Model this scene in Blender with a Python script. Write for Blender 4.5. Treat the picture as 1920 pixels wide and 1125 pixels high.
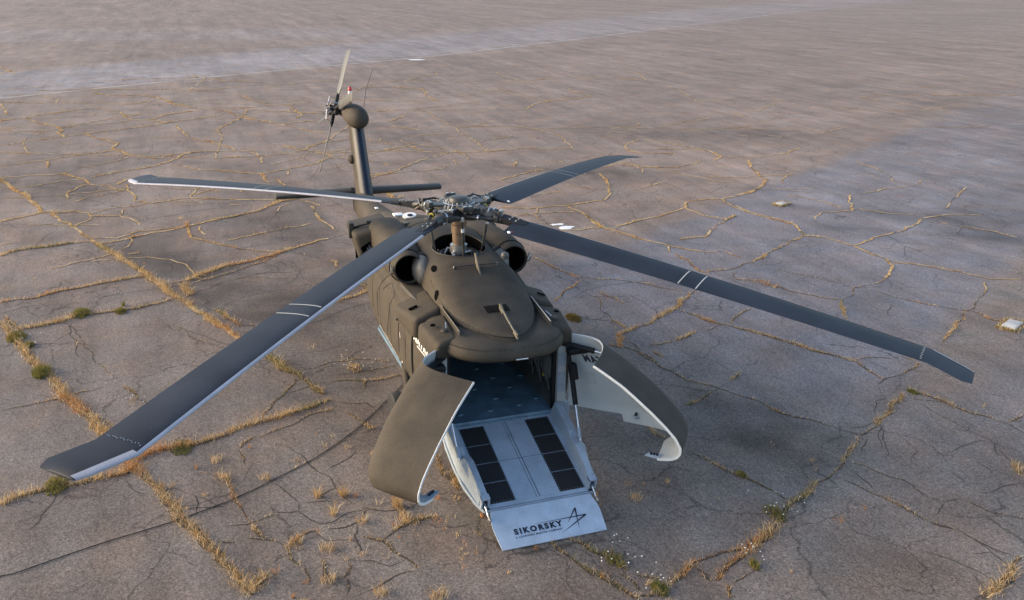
import bpy, bmesh, math, random
from math import sin, cos, pi, radians, sqrt
from mathutils import Vector, Matrix, noise as mnoise

for o in list(bpy.data.objects):
    bpy.data.objects.remove(o)
SC = bpy.context.scene
COL = SC.collection
random.seed(11)

# ------------------------------------------------------------------ camera
cam_d = bpy.data.cameras.new('camera')
cam = bpy.data.objects.new('camera', cam_d)
COL.objects.link(cam)
yaw, pitch, roll = 2.78241345, -0.34617419, 0.01963947
fw = Vector((cos(yaw) * cos(pitch), sin(yaw) * cos(pitch), sin(pitch)))
rt0 = Vector((sin(yaw), -cos(yaw), 0))
up0 = rt0.cross(fw)
rt = rt0 * cos(roll) + up0 * sin(roll)
up = -rt0 * sin(roll) + up0 * cos(roll)
M = Matrix((rt, up, -fw)).transposed().to_4x4()
M.translation = Vector((14.76547524, -4.57888079, 7.67352062))
cam.matrix_world = M
cam_d.sensor_width = 36.0
cam_d.sensor_fit = 'HORIZONTAL'
cam_d.lens = 0.90036294 * 36.0
cam_d.clip_end = 6000.0
SC.camera = cam

# ------------------------------------------------------------------ light
SUN_AZ = math.atan2(-0.93, -0.37)     # the low sun stands off the right flank of the aircraft
SUN_EL = radians(20)
sdir = Vector((cos(SUN_AZ) * cos(SUN_EL), sin(SUN_AZ) * cos(SUN_EL), sin(SUN_EL)))
world = bpy.data.worlds.new('World')
SC.world = world
world.use_nodes = True
wn = world.node_tree
bg = wn.nodes['Background']
sky = wn.nodes.new('ShaderNodeTexSky')
sky.sky_type = 'NISHITA'
sky.sun_disc = False
sky.sun_elevation = SUN_EL
sky.sun_rotation = math.atan2(sdir.x, sdir.y)
sky.dust_density = 2.2
sky.air_density = 1.0
sky.ozone_density = 1.3
wn.links.new(sky.outputs[0], bg.inputs[0])
bg.inputs[1].default_value = 0.15
sun_d = bpy.data.lights.new('sun', 'SUN')
sun_d.energy = 1.25
sun_d.angle = radians(26)
sun_d.color = (1.0, 0.79, 0.56)
sun = bpy.data.objects.new('sun', sun_d)
COL.objects.link(sun)
sun.rotation_euler = sdir.to_track_quat('Z', 'Y').to_euler()
vs = SC.view_settings
vs.view_transform = 'Standard'
vs.look = 'None'
vs.gamma = 1.0
vs.exposure = 1.28
vs.use_curve_mapping = False

# ------------------------------------------------------------------ materials
def new_mat(name):
    m = bpy.data.materials.new(name)
    m.use_nodes = True
    return m, m.node_tree, m.node_tree.nodes['Principled BSDF']

def paint(name, col, rough=0.6, metal=0.0, grain=0.12, gscale=70.0, var=0.18, vscale=1.6, bump=0.0, spec=0.5):
    """paint with cloudy wear, fine speckle and a little relief"""
    m, nt, b = new_mat(name)
    N, L = nt.nodes, nt.links
    tc = N.new('ShaderNodeTexCoord')
    n1 = N.new('ShaderNodeTexNoise'); n1.inputs['Scale'].default_value = vscale; n1.inputs['Detail'].default_value = 6
    n2 = N.new('ShaderNodeTexNoise'); n2.inputs['Scale'].default_value = gscale; n2.inputs['Detail'].default_value = 3
    L.new(tc.outputs['Object'], n1.inputs['Vector']); L.new(tc.outputs['Object'], n2.inputs['Vector'])
    def rng(src, amp):
        r = N.new('ShaderNodeMapRange')
        r.inputs['From Min'].default_value = 0.3; r.inputs['From Max'].default_value = 0.7
        r.inputs['To Min'].default_value = 1 - amp; r.inputs['To Max'].default_value = 1 + amp
        L.new(src, r.inputs['Value']); return r.outputs[0]
    mu = N.new('ShaderNodeMath'); mu.operation = 'MULTIPLY'
    L.new(rng(n1.outputs[0], var), mu.inputs[0]); L.new(rng(n2.outputs[0], grain), mu.inputs[1])
    vm = N.new('ShaderNodeVectorMath'); vm.operation = 'SCALE'
    vm.inputs[0].default_value = col
    L.new(mu.outputs[0], vm.inputs['Scale'])
    L.new(vm.outputs[0], b.inputs['Base Color'])
    b.inputs['Metallic'].default_value = metal
    b.inputs['Specular IOR Level'].default_value = spec
    rr = N.new('ShaderNodeMapRange'); rr.inputs['To Min'].default_value = max(0, rough - 0.1); rr.inputs['To Max'].default_value = min(1, rough + 0.1)
    L.new(n1.outputs[0], rr.inputs['Value']); L.new(rr.outputs[0], b.inputs['Roughness'])
    if bump:
        bp = N.new('ShaderNodeBump'); bp.inputs['Strength'].default_value = bump; bp.inputs['Distance'].default_value = 0.01
        L.new(n2.outputs[0], bp.inputs['Height']); L.new(bp.outputs[0], b.inputs['Normal'])
    return m

MAT = {}
MAT['olive'] = paint('olive_paint', (0.064, 0.053, 0.040), 0.78, grain=0.22, gscale=70, var=0.24, vscale=2.6, bump=0.05, spec=0.25)
MAT['olive_dark'] = paint('dark_olive_paint', (0.055, 0.049, 0.040), 0.6, grain=0.15, var=0.2, spec=0.35)
MAT['blade'] = paint('blade_paint', (0.014, 0.0175, 0.025), 0.55, grain=0.2, gscale=50, var=0.5, vscale=1.5, spec=0.28)
MAT['blade_edge'] = paint('blade_edge_metal', (0.36, 0.36, 0.395), 0.45, metal=0.1, var=0.15)
MAT['stripe'] = paint('stripe_paint', (0.42, 0.41, 0.37), 0.6)
MAT['ramp'] = paint('ramp_grey_paint', (0.315, 0.375, 0.45), 0.5, grain=0.10, gscale=45, var=0.13, vscale=3)
MAT['lip'] = paint('lip_lit_grey_paint', (0.41, 0.475, 0.56), 0.5, grain=0.08, gscale=45, var=0.12, vscale=4)  # ramp grey lightened: brightness of the more upward-facing lip put into the colour
MAT['door_in'] = paint('door_liner_grey', (0.42, 0.45, 0.455), 0.55, grain=0.06, var=0.08)
MAT['trim'] = paint('edge_trim_white', (0.68, 0.68, 0.66), 0.45, var=0.05)
MAT['mat'] = paint('anti_slip_black', (0.012, 0.012, 0.014), 0.85, grain=0.5, gscale=160, bump=0.3)
MAT['floor'] = paint('cabin_floor_blue', (0.14, 0.225, 0.30), 0.5, grain=0.1, var=0.25, vscale=4)
MAT['cabin'] = paint('cabin_liner_dark', (0.09, 0.094, 0.092), 0.8, var=0.4, vscale=3)
MAT['pad'] = paint('quilted_grey', (0.14, 0.145, 0.145), 0.85, grain=0.3, gscale=30)
MAT['black'] = paint('black_rubber', (0.010, 0.010, 0.011), 0.6, var=0.3, spec=0.3)
MAT['gloss'] = paint('gloss_black_boot', (0.008, 0.013, 0.026), 0.42, var=0.2, spec=0.35)
MAT['void'] = paint('recess_shade_black', (0.004, 0.004, 0.004), 1.0, spec=0.02)  # shade inside wells, slots and openings painted as near-black colour
MAT['steel'] = paint('steel', (0.55, 0.54, 0.52), 0.3, metal=0.9, var=0.25)
MAT['chrome'] = paint('chromed_rod', (0.82, 0.82, 0.82), 0.12, metal=1.0, var=0.05)
MAT['bronze'] = paint('bronze_mast', (0.30, 0.215, 0.15), 0.38, metal=0.6, var=0.35, vscale=6)
MAT['dark_metal'] = paint('dark_metal', (0.05, 0.05, 0.048), 0.42, metal=0.5, var=0.5, vscale=8)
MAT['hub_paint'] = paint('hub_paint', (0.050, 0.048, 0.042), 0.45, grain=0.25, var=0.4, vscale=7)
MAT['yellow'] = paint('yellow_paint', (0.55, 0.45, 0.06), 0.5)
MAT['white'] = paint('white_paint', (0.78, 0.77, 0.74), 0.55, var=0.08)
MAT['text_dark'] = paint('dark_lettering', (0.012, 0.016, 0.03), 0.5)
MAT['red'] = paint('red_lens', (0.55, 0.02, 0.02), 0.25)
MAT['ball'] = paint('grey_inlet_paint', (0.15, 0.143, 0.132), 0.45, grain=0.25, gscale=40, var=0.3, vscale=5)
MAT['tan'] = paint('tan_antenna', (0.16, 0.14, 0.10), 0.6)
MAT['amber'] = paint('amber_plug', (0.35, 0.13, 0.03), 0.5)
MAT['tail_blade'] = paint('tail_blade_grey', (0.055, 0.054, 0.052), 0.45, grain=0.15)
MAT['tyre'] = paint('tyre_rubber', (0.018, 0.018, 0.018), 0.8)

# ------------------------------------------------------------------ mesh helpers
class MB:
    def __init__(s):
        s.v = []; s.f = []
    def add(s, v, f):
        k = len(s.v); s.v += [tuple(p) for p in v]; s.f += [tuple(i + k for i in q) for q in f]; return s
    def loft(s, secs, closed=True, cap0=True, cap1=True):
        n = len(secs[0]); v = [p for q in secs for p in q]; f = []
        for i in range(len(secs) - 1):
            for j in range(n if closed else n - 1):
                a, b = i * n + j, i * n + (j + 1) % n
                f.append((a, b, b + n, a + n))
        if cap0: f.append(tuple(range(n))[::-1])
        if cap1: f.append(tuple(range((len(secs) - 1) * n, len(secs) * n)))
        return s.add(v, f)
    def tube(s, pts, r, n=8, caps=True):
        pts = [Vector(p) for p in pts]; rs = r if isinstance(r, (list, tuple)) else [r] * len(pts)
        secs = []; side = None
        for i, p in enumerate(pts):
            d = (pts[min(i + 1, len(pts) - 1)] - pts[max(i - 1, 0)]).normalized()
            if side is None:
                side = d.cross(Vector((0, 0, 1)))
                if side.length < 1e-3: side = d.cross(Vector((0, 1, 0)))
            side = (side - d * side.dot(d)).normalized()
            up_ = d.cross(side)
            secs.append([p + (side * cos(2 * pi * k / n) + up_ * sin(2 * pi * k / n)) * rs[i] for k in range(n)])
        return s.loft(secs, True, caps, caps)
    def box(s, c, size, axes=None, bevel=0.0):
        c = Vector(c)
        X, Y, Z = axes if axes else (Vector((1, 0, 0)), Vector((0, 1, 0)), Vector((0, 0, 1)))
        h = [x / 2 for x in size]
        v = [c + X * (a * h[0]) + Y * (b * h[1]) + Z * (d * h[2]) for a in (-1, 1) for b in (-1, 1) for d in (-1, 1)]
        return s.hexa([v[0], v[4], v[6], v[2], v[1], v[5], v[7], v[3]], bevel)
    def hexa(s, v, bevel=0.0, seg=3):
        """eight corners: bottom ring then top ring"""
        f = [(3, 2, 1, 0), (4, 5, 6, 7), (0, 1, 5, 4), (1, 2, 6, 5), (2, 3, 7, 6), (3, 0, 4, 7)]
        if not bevel: return s.add(v, f)
        bm = bmesh.new(); vv = [bm.verts.new(p) for p in v]
        for q in f: bm.faces.new([vv[i] for i in q])
        bmesh.ops.bevel(bm, geom=bm.edges[:], offset=bevel, segments=seg, profile=0.5, affect='EDGES', clamp_overlap=True)
        bm.verts.index_update()
        r = s.add([p.co.copy() for p in bm.verts], [[x.index for x in q.verts] for q in bm.faces]); bm.free(); return r
    def lathe(s, prof, c=(0, 0, 0), axis=(0, 0, 1), n=24, cap=True):
        """profile of (radius, height) along axis"""
        c = Vector(c); A = Vector(axis).normalized()
        S = A.cross(Vector((1, 0, 0)))
        if S.length < 1e-2: S = A.cross(Vector((0, 1, 0)))
        S.normalize(); T = A.cross(S)
        secs = [[c + A * h + (S * cos(2 * pi * k / n) + T * sin(2 * pi * k / n)) * r for k in range(n)] for r, h in prof]
        return s.loft(secs, True, cap, cap)
    def ball(s, c, rad, n=18, m=10):
        secs = []
        for i in range(m + 1):
            a = -pi / 2 + pi * i / m; rr = max(cos(a), 1e-3)
            secs.append([(c[0] + rad[0] * sin(a), c[1] + rad[1] * rr * cos(2 * pi * k / n), c[2] + rad[2] * rr * sin(2 * pi * k / n)) for k in range(n)])
        return s.loft(secs)
    def build(s, name, mat, parent=None, smooth=True, angle=38):
        me = bpy.data.meshes.new(name)
        me.from_pydata(s.v, [], s.f); me.validate()
        bm = bmesh.new(); bm.from_mesh(me)
        bmesh.ops.recalc_face_normals(bm, faces=bm.faces[:]); bm.to_mesh(me); bm.free()
        if smooth:
            me.shade_smooth(); me.set_sharp_from_angle(angle=radians(angle))
        me.materials.append(MAT[mat] if isinstance(mat, str) else mat)
        o = bpy.data.objects.new(name, me); COL.objects.link(o)
        if parent: o.parent = parent
        return o

def tag(o, label=None, cat=None, group=None, kind=None):
    if label: o['label'] = label
    if cat: o['category'] = cat
    if group: o['group'] = group
    if kind: o['kind'] = kind
    return o

def cut(o, cutters):
    """subtract meshes from o for good"""
    tmp = []
    for mb in cutters:
        c = mb.build('cutter', 'void', smooth=False); tmp.append(c)
        md = o.modifiers.new('b', 'BOOLEAN'); md.operation = 'DIFFERENCE'; md.object = c; md.solver = 'EXACT'
    dg = bpy.context.evaluated_depsgraph_get()
    me = bpy.data.meshes.new_from_object(o.evaluated_get(dg))
    mats = [m for m in o.data.materials]
    o.modifiers.clear(); o.data = me
    me.materials.clear()
    for m in mats: me.materials.append(m)
    for p in me.polygons: p.material_index = 0
    me.set_sharp_from_angle(angle=radians(38))
    for c in tmp: bpy.data.objects.remove(c)

def text_mesh(body, size=1.0, extrude=0.0, offset=0.0, space=1.0, shear=0.0):
    cu = bpy.data.curves.new('t', 'FONT'); cu.body = body; cu.size = size; cu.offset = offset; cu.space_character = space; cu.shear = shear
    cu.resolution_u = 3
    o = bpy.data.objects.new('t', cu); COL.objects.link(o)
    dg = bpy.context.evaluated_depsgraph_get()
    me = bpy.data.meshes.new_from_object(o.evaluated_get(dg))
    bpy.data.objects.remove(o)
    v = [p.co.copy() for p in me.vertices]; f = [tuple(q.vertices) for q in me.polygons]
    x0 = min(p.x for p in v); x1 = max(p.x for p in v); y0 = min(p.y for p in v); y1 = max(p.y for p in v)
    return [((p.x - x0) / (x1 - x0), (p.y - y0) / (y1 - y0)) for p in v], f

def sgp(c, e): return math.copysign(abs(c) ** e, c)
def lerp(a, b, t): return a + (b - a) * t
def interp(tab, x):
    """table rows sorted by first column, smoothstep-free linear interpolation"""
    if x <= tab[0][0]: return tab[0][1:]
    for a, b in zip(tab, tab[1:]):
        if x <= b[0]:
            t = (x - a[0]) / (b[0] - a[0]); return tuple(lerp(p, q, t) for p, q in zip(a[1:], b[1:]))
    return tab[-1][1:]
def smooth_tab(tab, x, w=0.25):
    s = None
    for k in range(-4, 5):
        r = interp(tab, x + w * k / 4); g = 5 - abs(k)
        s = [p * g for p in r] if s is None else [a + p * g for a, p in zip(s, r)]
    return tuple(a / 25 for a in s)

def letters(v, f, mat, parent):
    """one object for each letter of a word"""
    par = list(range(len(v)))
    def find(i):
        while par[i] != i: par[i] = par[par[i]]; i = par[i]
        return i
    for q in f:
        for i in q[1:]: par[find(i)] = find(q[0])
    grp = {}
    for q in f: grp.setdefault(find(q[0]), []).append(q)
    for fs in grp.values():
        ids = sorted({i for q in fs for i in q}); ix = {i: k for k, i in enumerate(ids)}
        MB().add([v[i] for i in ids], [tuple(ix[i] for i in q) for q in fs]).build('letter', mat, parent, smooth=False)

# joints of the apron: class, then points on the ground in metres
CRACKS = """
2 -29.98,-11.48 -30.85,-10.75 -31.36,-10.05 -31.83,-9.06 -32.51,-8.25 -33.71,-6.19 -35.25,-4.2
3 -32.35,-8.24 -31.38,-7.85 -30.53,-7.3 -29.57,-6.78 -28.3,-6.94 -27.31,-6.51 -26.5,-6.18 -26,-5.66 -25.53,-5.2
2 -25.53,-5.2 -26.2,-4.61 -26.67,-3.59 -26.56,-2.22 -26.16,-1.14
3 -38,-11.3 -36.08,-10.5 -35.05,-9.7 -33.68,-9.29 -32.95,-9.42 -31.84,-9.11
2 -37.39,-12.43 -38.06,-11.55 -39.14,-10.67 -40.51,-8.97 -41.54,-7.14 -42.96,-5.61 -43.93,-4.74
3 -47.49,-8.75 -46.27,-7.72 -45.98,-6.38 -45.24,-5.23 -43.93,-4.74 -41.52,-4.14 -39.74,-2.92 -39.16,-2.16 -38.19,-1.52 -35.5,-0.72 -34.85,-0.29
2 -40.03,-7.76 -39.24,-6.94 -37.25,-6.55 -36.28,-6.3 -36.07,-5.41 -37.56,-4.67 -38.94,-3.01
1 -34.52,-12.06 -35.65,-10.82
1 -34.61,-9.2 -34.98,-8.03 -36.1,-6.3
2 -36.07,-5.41 -35.18,-4.65 -36.04,-3 -37.41,-1.57
2 -34.05,-4.22 -30.8,-3.83 -29.87,-3.58 -28.98,-2.86 -27.02,-2.03 -26.63,-1.99
2 -25.51,-10.9 -25.94,-10.11 -26.63,-8.91 -27.32,-7.96 -27.79,-6.94
1 -23.36,-8.62 -24.41,-7.98 -25.21,-6.95 -26.17,-6.28
2 -26.05,-9.3 -24.72,-9.14
3 -22.56,-7.47 -23.4,-6.18 -23.91,-5.35 -25.53,-4.31 -25.97,-4.2 -26.67,-3.59
2 -24.25,-4.61 -22.79,-3.56 -22.51,-2.91 -21.72,-1.88 -21.48,-1.36 -22.12,-0.31 -22.89,0.9 -23.86,1.56 -23.79,2.27
2 -23.33,-8.52 -22.23,-7.67 -21.24,-7.43 -20.73,-6.88 -19.94,-6.24
2 -20.89,-6.17 -19.92,-6.15 -18.77,-5.92 -18.13,-5.91
2 -20.98,-6.5 -21.91,-6.15
2 -19.94,-6.24 -19.52,-6.83 -18.66,-7.79
2 -19.14,-8.07 -20.04,-8.1 -21.2,-7.61
2 -23.23,-10.61 -23.41,-9.53 -23.33,-8.52
1 -21.36,-10.37 -21.38,-9.53 -22.09,-8.52 -22.23,-7.67
1 -19.81,-10.17 -19.69,-9.19 -19.77,-8.03 -20.3,-5.98
4 -22.94,-10.58 -20.01,-9.47 -18.27,-8.8 -17.37,-8.7
3 -16.51,-9.75 -16.89,-9.2 -17.37,-8.72 -17.13,-8.13
2 -17.13,-8.13 -17.22,-7.7 -16.89,-7.28 -16.36,-7.15
3 -17.2,-8.36 -16.15,-8.05 -15.67,-7.79 -13.79,-7.04 -13.14,-6.8
5 -13.14,-6.8 -11.61,-6.19 -9.79,-5.5 -8.8,-5.18 -7.77,-4.82 -6.54,-4.33 -5.46,-3.95 -4.41,-3.53
4 -4.41,-3.53 -3.88,-3.32 -3.37,-3.13
5 -3.37,-3.13 -2.89,-2.95 -2.2,-2.67
4 -2.2,-2.67 -1.67,-2.47 -1.26,-2.35
4 -12.63,-9.25 -13.02,-8.97 -13.2,-8.5 -13.21,-7.98 -13.4,-7.48
3 -13.4,-7.48 -13.43,-7.02 -13.14,-6.8 -13.17,-6.52 -13.42,-6.02 -13.93,-5.29
2 -13.75,-9.4 -13.87,-9.07
3 -13.93,-5.29 -14.12,-4.68 -14.37,-4.21 -14.86,-3.63 -15.19,-2.88 -15.63,-2.17
4 -14.86,-3.63 -15.19,-2.88 -15.63,-2.17 -16.37,-1.63 -16.85,-1.13 -17.44,-0.36 -17.91,0.08
4 -8.59,-8.74 -8.69,-8.04 -8.96,-7.62 -9.24,-6.9 -9.5,-6.19 -9.61,-5.66 -9.67,-5.43
5 -6.6,-7.99 -6.77,-7.44 -7.09,-6.91
4 -7.09,-6.91 -7.17,-6.35 -7.18,-5.78 -7.34,-5.35 -7.67,-4.89
5 -7.15,-8.55 -6.33,-8.27 -5.67,-7.99 -4.61,-7.63 -3.83,-7.31 -2.7,-6.92 -2.01,-6.6 -1.2,-6.29 -0.68,-6.09 -0.07,-5.88 0.49,-5.66
4 -7.52,-8.49 -6.89,-8.25 -6.49,-8.05
5 0.49,-5.66 1.01,-5.4 1.92,-5.08 2.63,-4.83 3.25,-4.59 3.83,-4.37 4.39,-4.16
5 4.26,-4.15 4.07,-4.03 4.01,-3.95
5 1.03,-7.5 0.8,-7.17 0.74,-6.72 0.74,-6.47 0.66,-6.15 0.64,-5.76 0.42,-5.61
5 0.24,-5.63 -0.01,-5.25 0.05,-4.94 -0.04,-4.62 -0.19,-4.17 -0.38,-3.94 -0.58,-3.46 -0.67,-2.98
4 -0.67,-2.98 -0.82,-2.6 -0.99,-2.25
2 -2.34,-7.93 -2.47,-7.52 -2.65,-7 -2.78,-6.42 -2.89,-6.24
1 -3.18,-6.1 -6.52,-7.1 -5.49,-6.92 -4.85,-6.83 -4.2,-6.59
3 -2.78,-5.9 -2.57,-5.78 -2.09,-5.63
2 -2.09,-5.63 -1.86,-5.42
2 -1.36,-6.15 -1.1,-6.02 -1.13,-5.77
3 -2.14,-2.73 -1.55,-3.01 -1.16,-3.28 -0.73,-3.56
2 -1.55,-2.96 -1.69,-2.62 -1.75,-2.41 -1.79,-2.06
3 -1.79,-2.06 -1.64,-1.44 -1.25,-1.56
2 -1.66,-2.44 -1.33,-2.34
2 -2.54,-2.57 -2.69,-1.9 -2.73,-1.4 -2.4,-0.8
1 -2.12,-2 -2.07,-1.53 -2.14,-0.7
2 -1.56,-1.51 -1.6,-1.04 -1.67,-0.7
2 -0.87,-2.17 -0.75,-1.94 -0.67,-1.64 -0.41,-1.56
3 -0.41,-2.06 -0.03,-1.89 0.41,-1.74
2 0.12,-3.65 -0.1,-3.28 -0.48,-2.65 -0.6,-2.27
3 0.36,-4 0.21,-3.88 0.05,-3.75
2 0.46,-3.99 0.75,-3.96 0.93,-3.98
0 0.52,-3.23 0.89,-3.08 1.29,-2.98 1.57,-2.86 1.78,-2.72 2.17,-2.69 2.66,-2.55
0 1.06,-2.18 1.28,-2.37 1.43,-2.56 1.55,-2.75
0 2.27,-3.71 2.53,-3.7 2.58,-3.33 3.04,-3.05 3.06,-2.9 2.89,-2.64 2.88,-2.35
0 2.4,-3.31 2.58,-3.33
1 2.57,-3.71 2.73,-4.1 2.67,-4.37
0 2.42,-3.27 2.46,-2.9 2.61,-2.7
0 2.32,-3.08 2.13,-2.7
3 3.51,-3.63 3.31,-3.44 3.18,-3.19
2 3.2,-3.03 3.26,-2.75 3.15,-2.51 2.9,-2.38
3 3.51,-3.63 3.77,-3.62 3.93,-3.52
0 3.18,-3.19 3.49,-3.09 3.55,-2.72 3.52,-2.6
3 3.54,-2.55 3.76,-2.31 4.16,-2.18
2 4.16,-2.18 4.53,-2.03
2 3.76,-2.31 3.46,-1.95
4 3.54,-2.14 3.46,-1.95 3.38,-1.75 3.41,-1.43
1 3.24,-2.59 3.95,-2.73
0 4.07,-2.81 4.16,-2.55 4.35,-2.36 4.28,-2.13
3 4.42,-3 4.13,-2.84
2 4.43,-2.95 4.76,-3.03
1 4.79,-2.82 4.66,-2.51 4.57,-2.27 4.56,-2.04
3 3.91,-3.23 4.34,-3.23 4.3,-3.15
2 3.96,-3.46 4.14,-3.47 4.33,-3.44
2 1.16,-4.43 1.24,-4.35 1.66,-4.21 1.97,-4.23 2.44,-4.11 2.68,-4.04
3 2.77,-4.01 3.07,-3.95 3.16,-3.86
2 3.05,-4.11 3.14,-3.93 3.28,-3.73
2 3.04,-4.51 3.11,-4.3
1 2.97,-1.62 3.05,-1.85 2.98,-2.13 2.8,-2.44
0 1.64,-3.66 2.05,-3.42 2.4,-3.31
0 2.01,-4.94 2.12,-4.37 1.68,-4.77
0 1.59,-4.81 1.92,-4.74 2.22,-4.77
0 0.84,-5.81 1.22,-5.65 1.42,-5.46
0 1.56,-4.88 1.35,-5.03 1.35,-5.27
3 4.53,-0.1 4.8,-0.03 5.01,0.04
4 5.01,0.04 5.25,0.15 5.47,0.27 5.77,0.38 6.03,0.48
3 4.53,0.19 4.71,0.32 4.93,0.38 5.11,0.51 5.29,0.58 5.48,0.68
3 5.49,0.52 5.61,0.58 5.74,0.63 5.94,0.61
4 6.03,0.48 6.03,0.64 6.04,0.91 5.88,1.12 5.78,1.38 5.61,1.61
3 5.61,1.61 5.57,1.88 5.53,2.21 5.57,2.51
3 5.62,0.73 5.78,1.01
4 6.03,1.68 5.77,2.19 5.66,2.45
5 5.66,2.45 5.47,2.69 5.2,3.22
4 5.2,3.22 4.9,3.67 4.61,4.13 4.4,4.62
2 4.4,4.62 4.21,5.09
3 4.21,5.09 3.77,5.71 3.37,6.32
2 3.37,6.32 3.08,6.92
4 3.08,6.92 2.73,7.37 2.19,8.27
3 5.88,1.55 6.05,1.63
3 6.17,1.8 6.43,1.65
1 6.16,1.87 6.04,2.31
2 5.66,1.57 5.94,1.66
2 2.92,3.17 3.1,3.3 3.45,3.36
2 3.45,3.36 3.82,3.56
3 3.82,3.56 4.09,3.68 4.41,3.78
2 4.41,3.78 4.71,3.81
1 4.4,4.62 4.33,4.93 4.41,5.05
2 4.41,5.05 4.76,5.17 5.17,5.33
2 5.17,5.33 5.51,5.41 5.84,5.49
3 5.84,5.49 6.14,5.71
1 6.14,5.71 6.49,5.8 6.8,5.9 7.01,6.05
1 4,5.44 4.16,5.66 4.44,5.78 4.86,6 5.27,5.97 5.49,6.13
0 5.49,6.13 5.51,6.43
1 5.51,6.43 5.9,6.57 6.22,6.92
0 5.55,6.08 5.76,5.69
0 6.68,5.48 6.78,5.75 6.88,5.74 7.14,5.73
0 6.48,5.76 6.78,5.75
5 7.09,5.78 7.3,5.49 7.45,5.05 7.53,4.87
3 7.09,5.78 6.99,6.07
0 6.44,4.83 6.75,5.1 7.05,5.23 7.37,5.32
0 4.32,5.42 4.89,5.32
0 4.51,8.25 4.95,8.16
4 4.95,8.16 5.18,8 5.3,7.99
0 5.45,7.76 5.45,7.39 5.49,6.88
0 4.81,6.9 5.16,6.89
3 -1.21,7.57 -0.63,7.86 -0.09,8.08 0.46,8.47
3 0.46,8.47 1.19,8.42 1.53,8.46
3 -2.54,6.66 -2.07,7.01 -1.54,7.37 -0.95,7.67 -0.65,7.8 -0.21,7.99 0.17,8.22 0.53,8.42
2 0.48,8.53 0.51,8.99 0.7,9.39
2 0.57,9.57 0.93,9.75
3 1.04,9.74 1.27,9.37 1.42,8.98
1 1.42,8.98 1.53,8.46 1.68,8.12
0 1.68,8.12 2.08,7.91 2.23,7.87 2.26,7.57 2.68,7.2 2.88,7.13
3 2.07,8.53 2.39,8.73 2.87,8.86
3 2.87,8.86 3.27,9 3.66,9.15
2 3.66,9.15 3.8,9.26 4.16,9.24
3 3.77,9.29 3.64,9.79
1 2.39,8.34 2.66,8.8 2.89,8.91
0 2.39,8.34 3.16,8.32 3.76,8.35 4.11,8.45 4.38,8.47 4.63,8.61
0 4.21,8.44 4.71,8.16
0 4.12,8.29 4.16,7.8 4.3,7.34
1 -1.65,4.07 -1.55,4.27
3 -1.82,3.92 -1.57,4.22 -1.05,4.4 -0.45,4.47 0.08,4.55 0.44,4.68
2 0.44,4.68 0.88,5.01 1.24,5.2
3 1.24,5.2 1.39,5.34 1.56,5.43
1 1.56,5.43 2.06,5.53 2.49,5.8
2 1.87,5.43 2.49,5.8 2.87,6.09
1 2.87,6.09 3.27,6.35 3.28,6.69
0 1.66,5.51 1.9,5.73 2.17,5.63
3 1.3,4.05 1.2,4.46 0.94,4.81
3 0.56,5.46 0.48,5.63 0.28,5.85
0 0.12,5.96 0.03,6.12 0.03,6.4 -0.19,6.62
3 1.74,2.97 2.08,2.91 2.32,3.02
0 2.98,6.95 3.06,6.54 3,6.34
0 3.1,6.97 3.46,6.6 3.8,6.41
0 3.1,6.97 3.66,6.59 4.06,6.3
0 3.4,6.41 3.64,6.21 3.9,5.83
3 -8.5,4.45 -8.03,4.79 -7.23,4.93 -6.3,5.13
2 -6.3,5.13 -6.02,5.46 -5.79,6.05 -5.47,6.51 -5.02,6.81 -4.44,7.26
3 -5.99,5.09 -5.35,4.33 -4.74,3.89
3 -12.45,8.09 -11.07,7.99 -10.61,7.96
3 -10.61,7.96 -9.88,8.24 -9.26,8.42
2 -9.26,8.42 -8.62,8.77 -8.27,8.94
3 -8.27,8.94 -7.77,9.28 -7.44,9.62
1 -7.44,9.62 -7.21,10.2 -6.59,10.45
2 -8.16,8.91 -7.67,8.69
3 -7.38,8.73 -6.57,8.75 -5.89,8.51 -5.61,8.63 -5.42,8.64
3 -5.68,8.72 -5.69,9.49 -6.07,10.42 -6.99,11.88 -7.29,12.43 -7.98,13.6
3 -7.98,13.6 -9.27,14.15 -9.5,14.07
2 -7.97,13.63 -7.64,14.1
1 -7.64,14.1 -6.6,14.35
2 -6.59,14.38 -7.2,15.8 -7.5,16.96 -8.48,18.76
2 -8.65,18.92 -8.78,20.03
3 -6.48,14.35 -5.76,14.29 -5.16,14.31 -4.6,14.08
3 -4.6,14.08 -3.97,13.38 -3.48,12.54
2 -3.48,12.54 -3.37,11.73 -2.97,11.35 -2.74,10.85
3 -2.72,10.78 -2.24,10.4 -1.5,9.97
2 -4.89,14.33 -4.53,14.81 -3.67,15.48
1 -3.67,15.48 -2.91,15.76 -2.6,16.61
2 -3.07,12.14 -2.55,12.27 -1.87,12.59 -1.45,12.91
2 -1.45,12.91 -1.12,13.24 -0.29,13.46
2 -1.68,14.15 -1.12,13.24
3 -1.12,13.24 -0.53,12.37 0.31,11.11
1 -2.68,15.42 -2.32,15.12 -1.67,14.17
1 -5.24,10.65 -4.53,11.24 -3.76,11.62 -3.37,11.73
3 -4.89,9.13 -4.57,9.72
3 -4.57,9.72 -3.76,9.88 -3.34,10.13 -2.74,10.71
2 -5.5,9.31 -4.75,9.13
2 -11.9,13.7 -10.62,13.64 -9.5,14.07
2 -13.3,14.62 -13.77,15.78 -15.25,17.33
2 -12.13,18.76 -11.17,17.97 -10.18,17.27
1 -10.18,17.27 -10.19,15.91 -9.57,15.26
1 -10.31,17.63 -9.55,18.14 -9.1,18.9
1 -13.76,16.48 -13.35,18.29
1 -12.84,16.56 -11.76,17.07 -10.67,17.18
1 -8.32,18.82 -7.46,19.37 -6.63,19.91 -5.88,20.04
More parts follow.
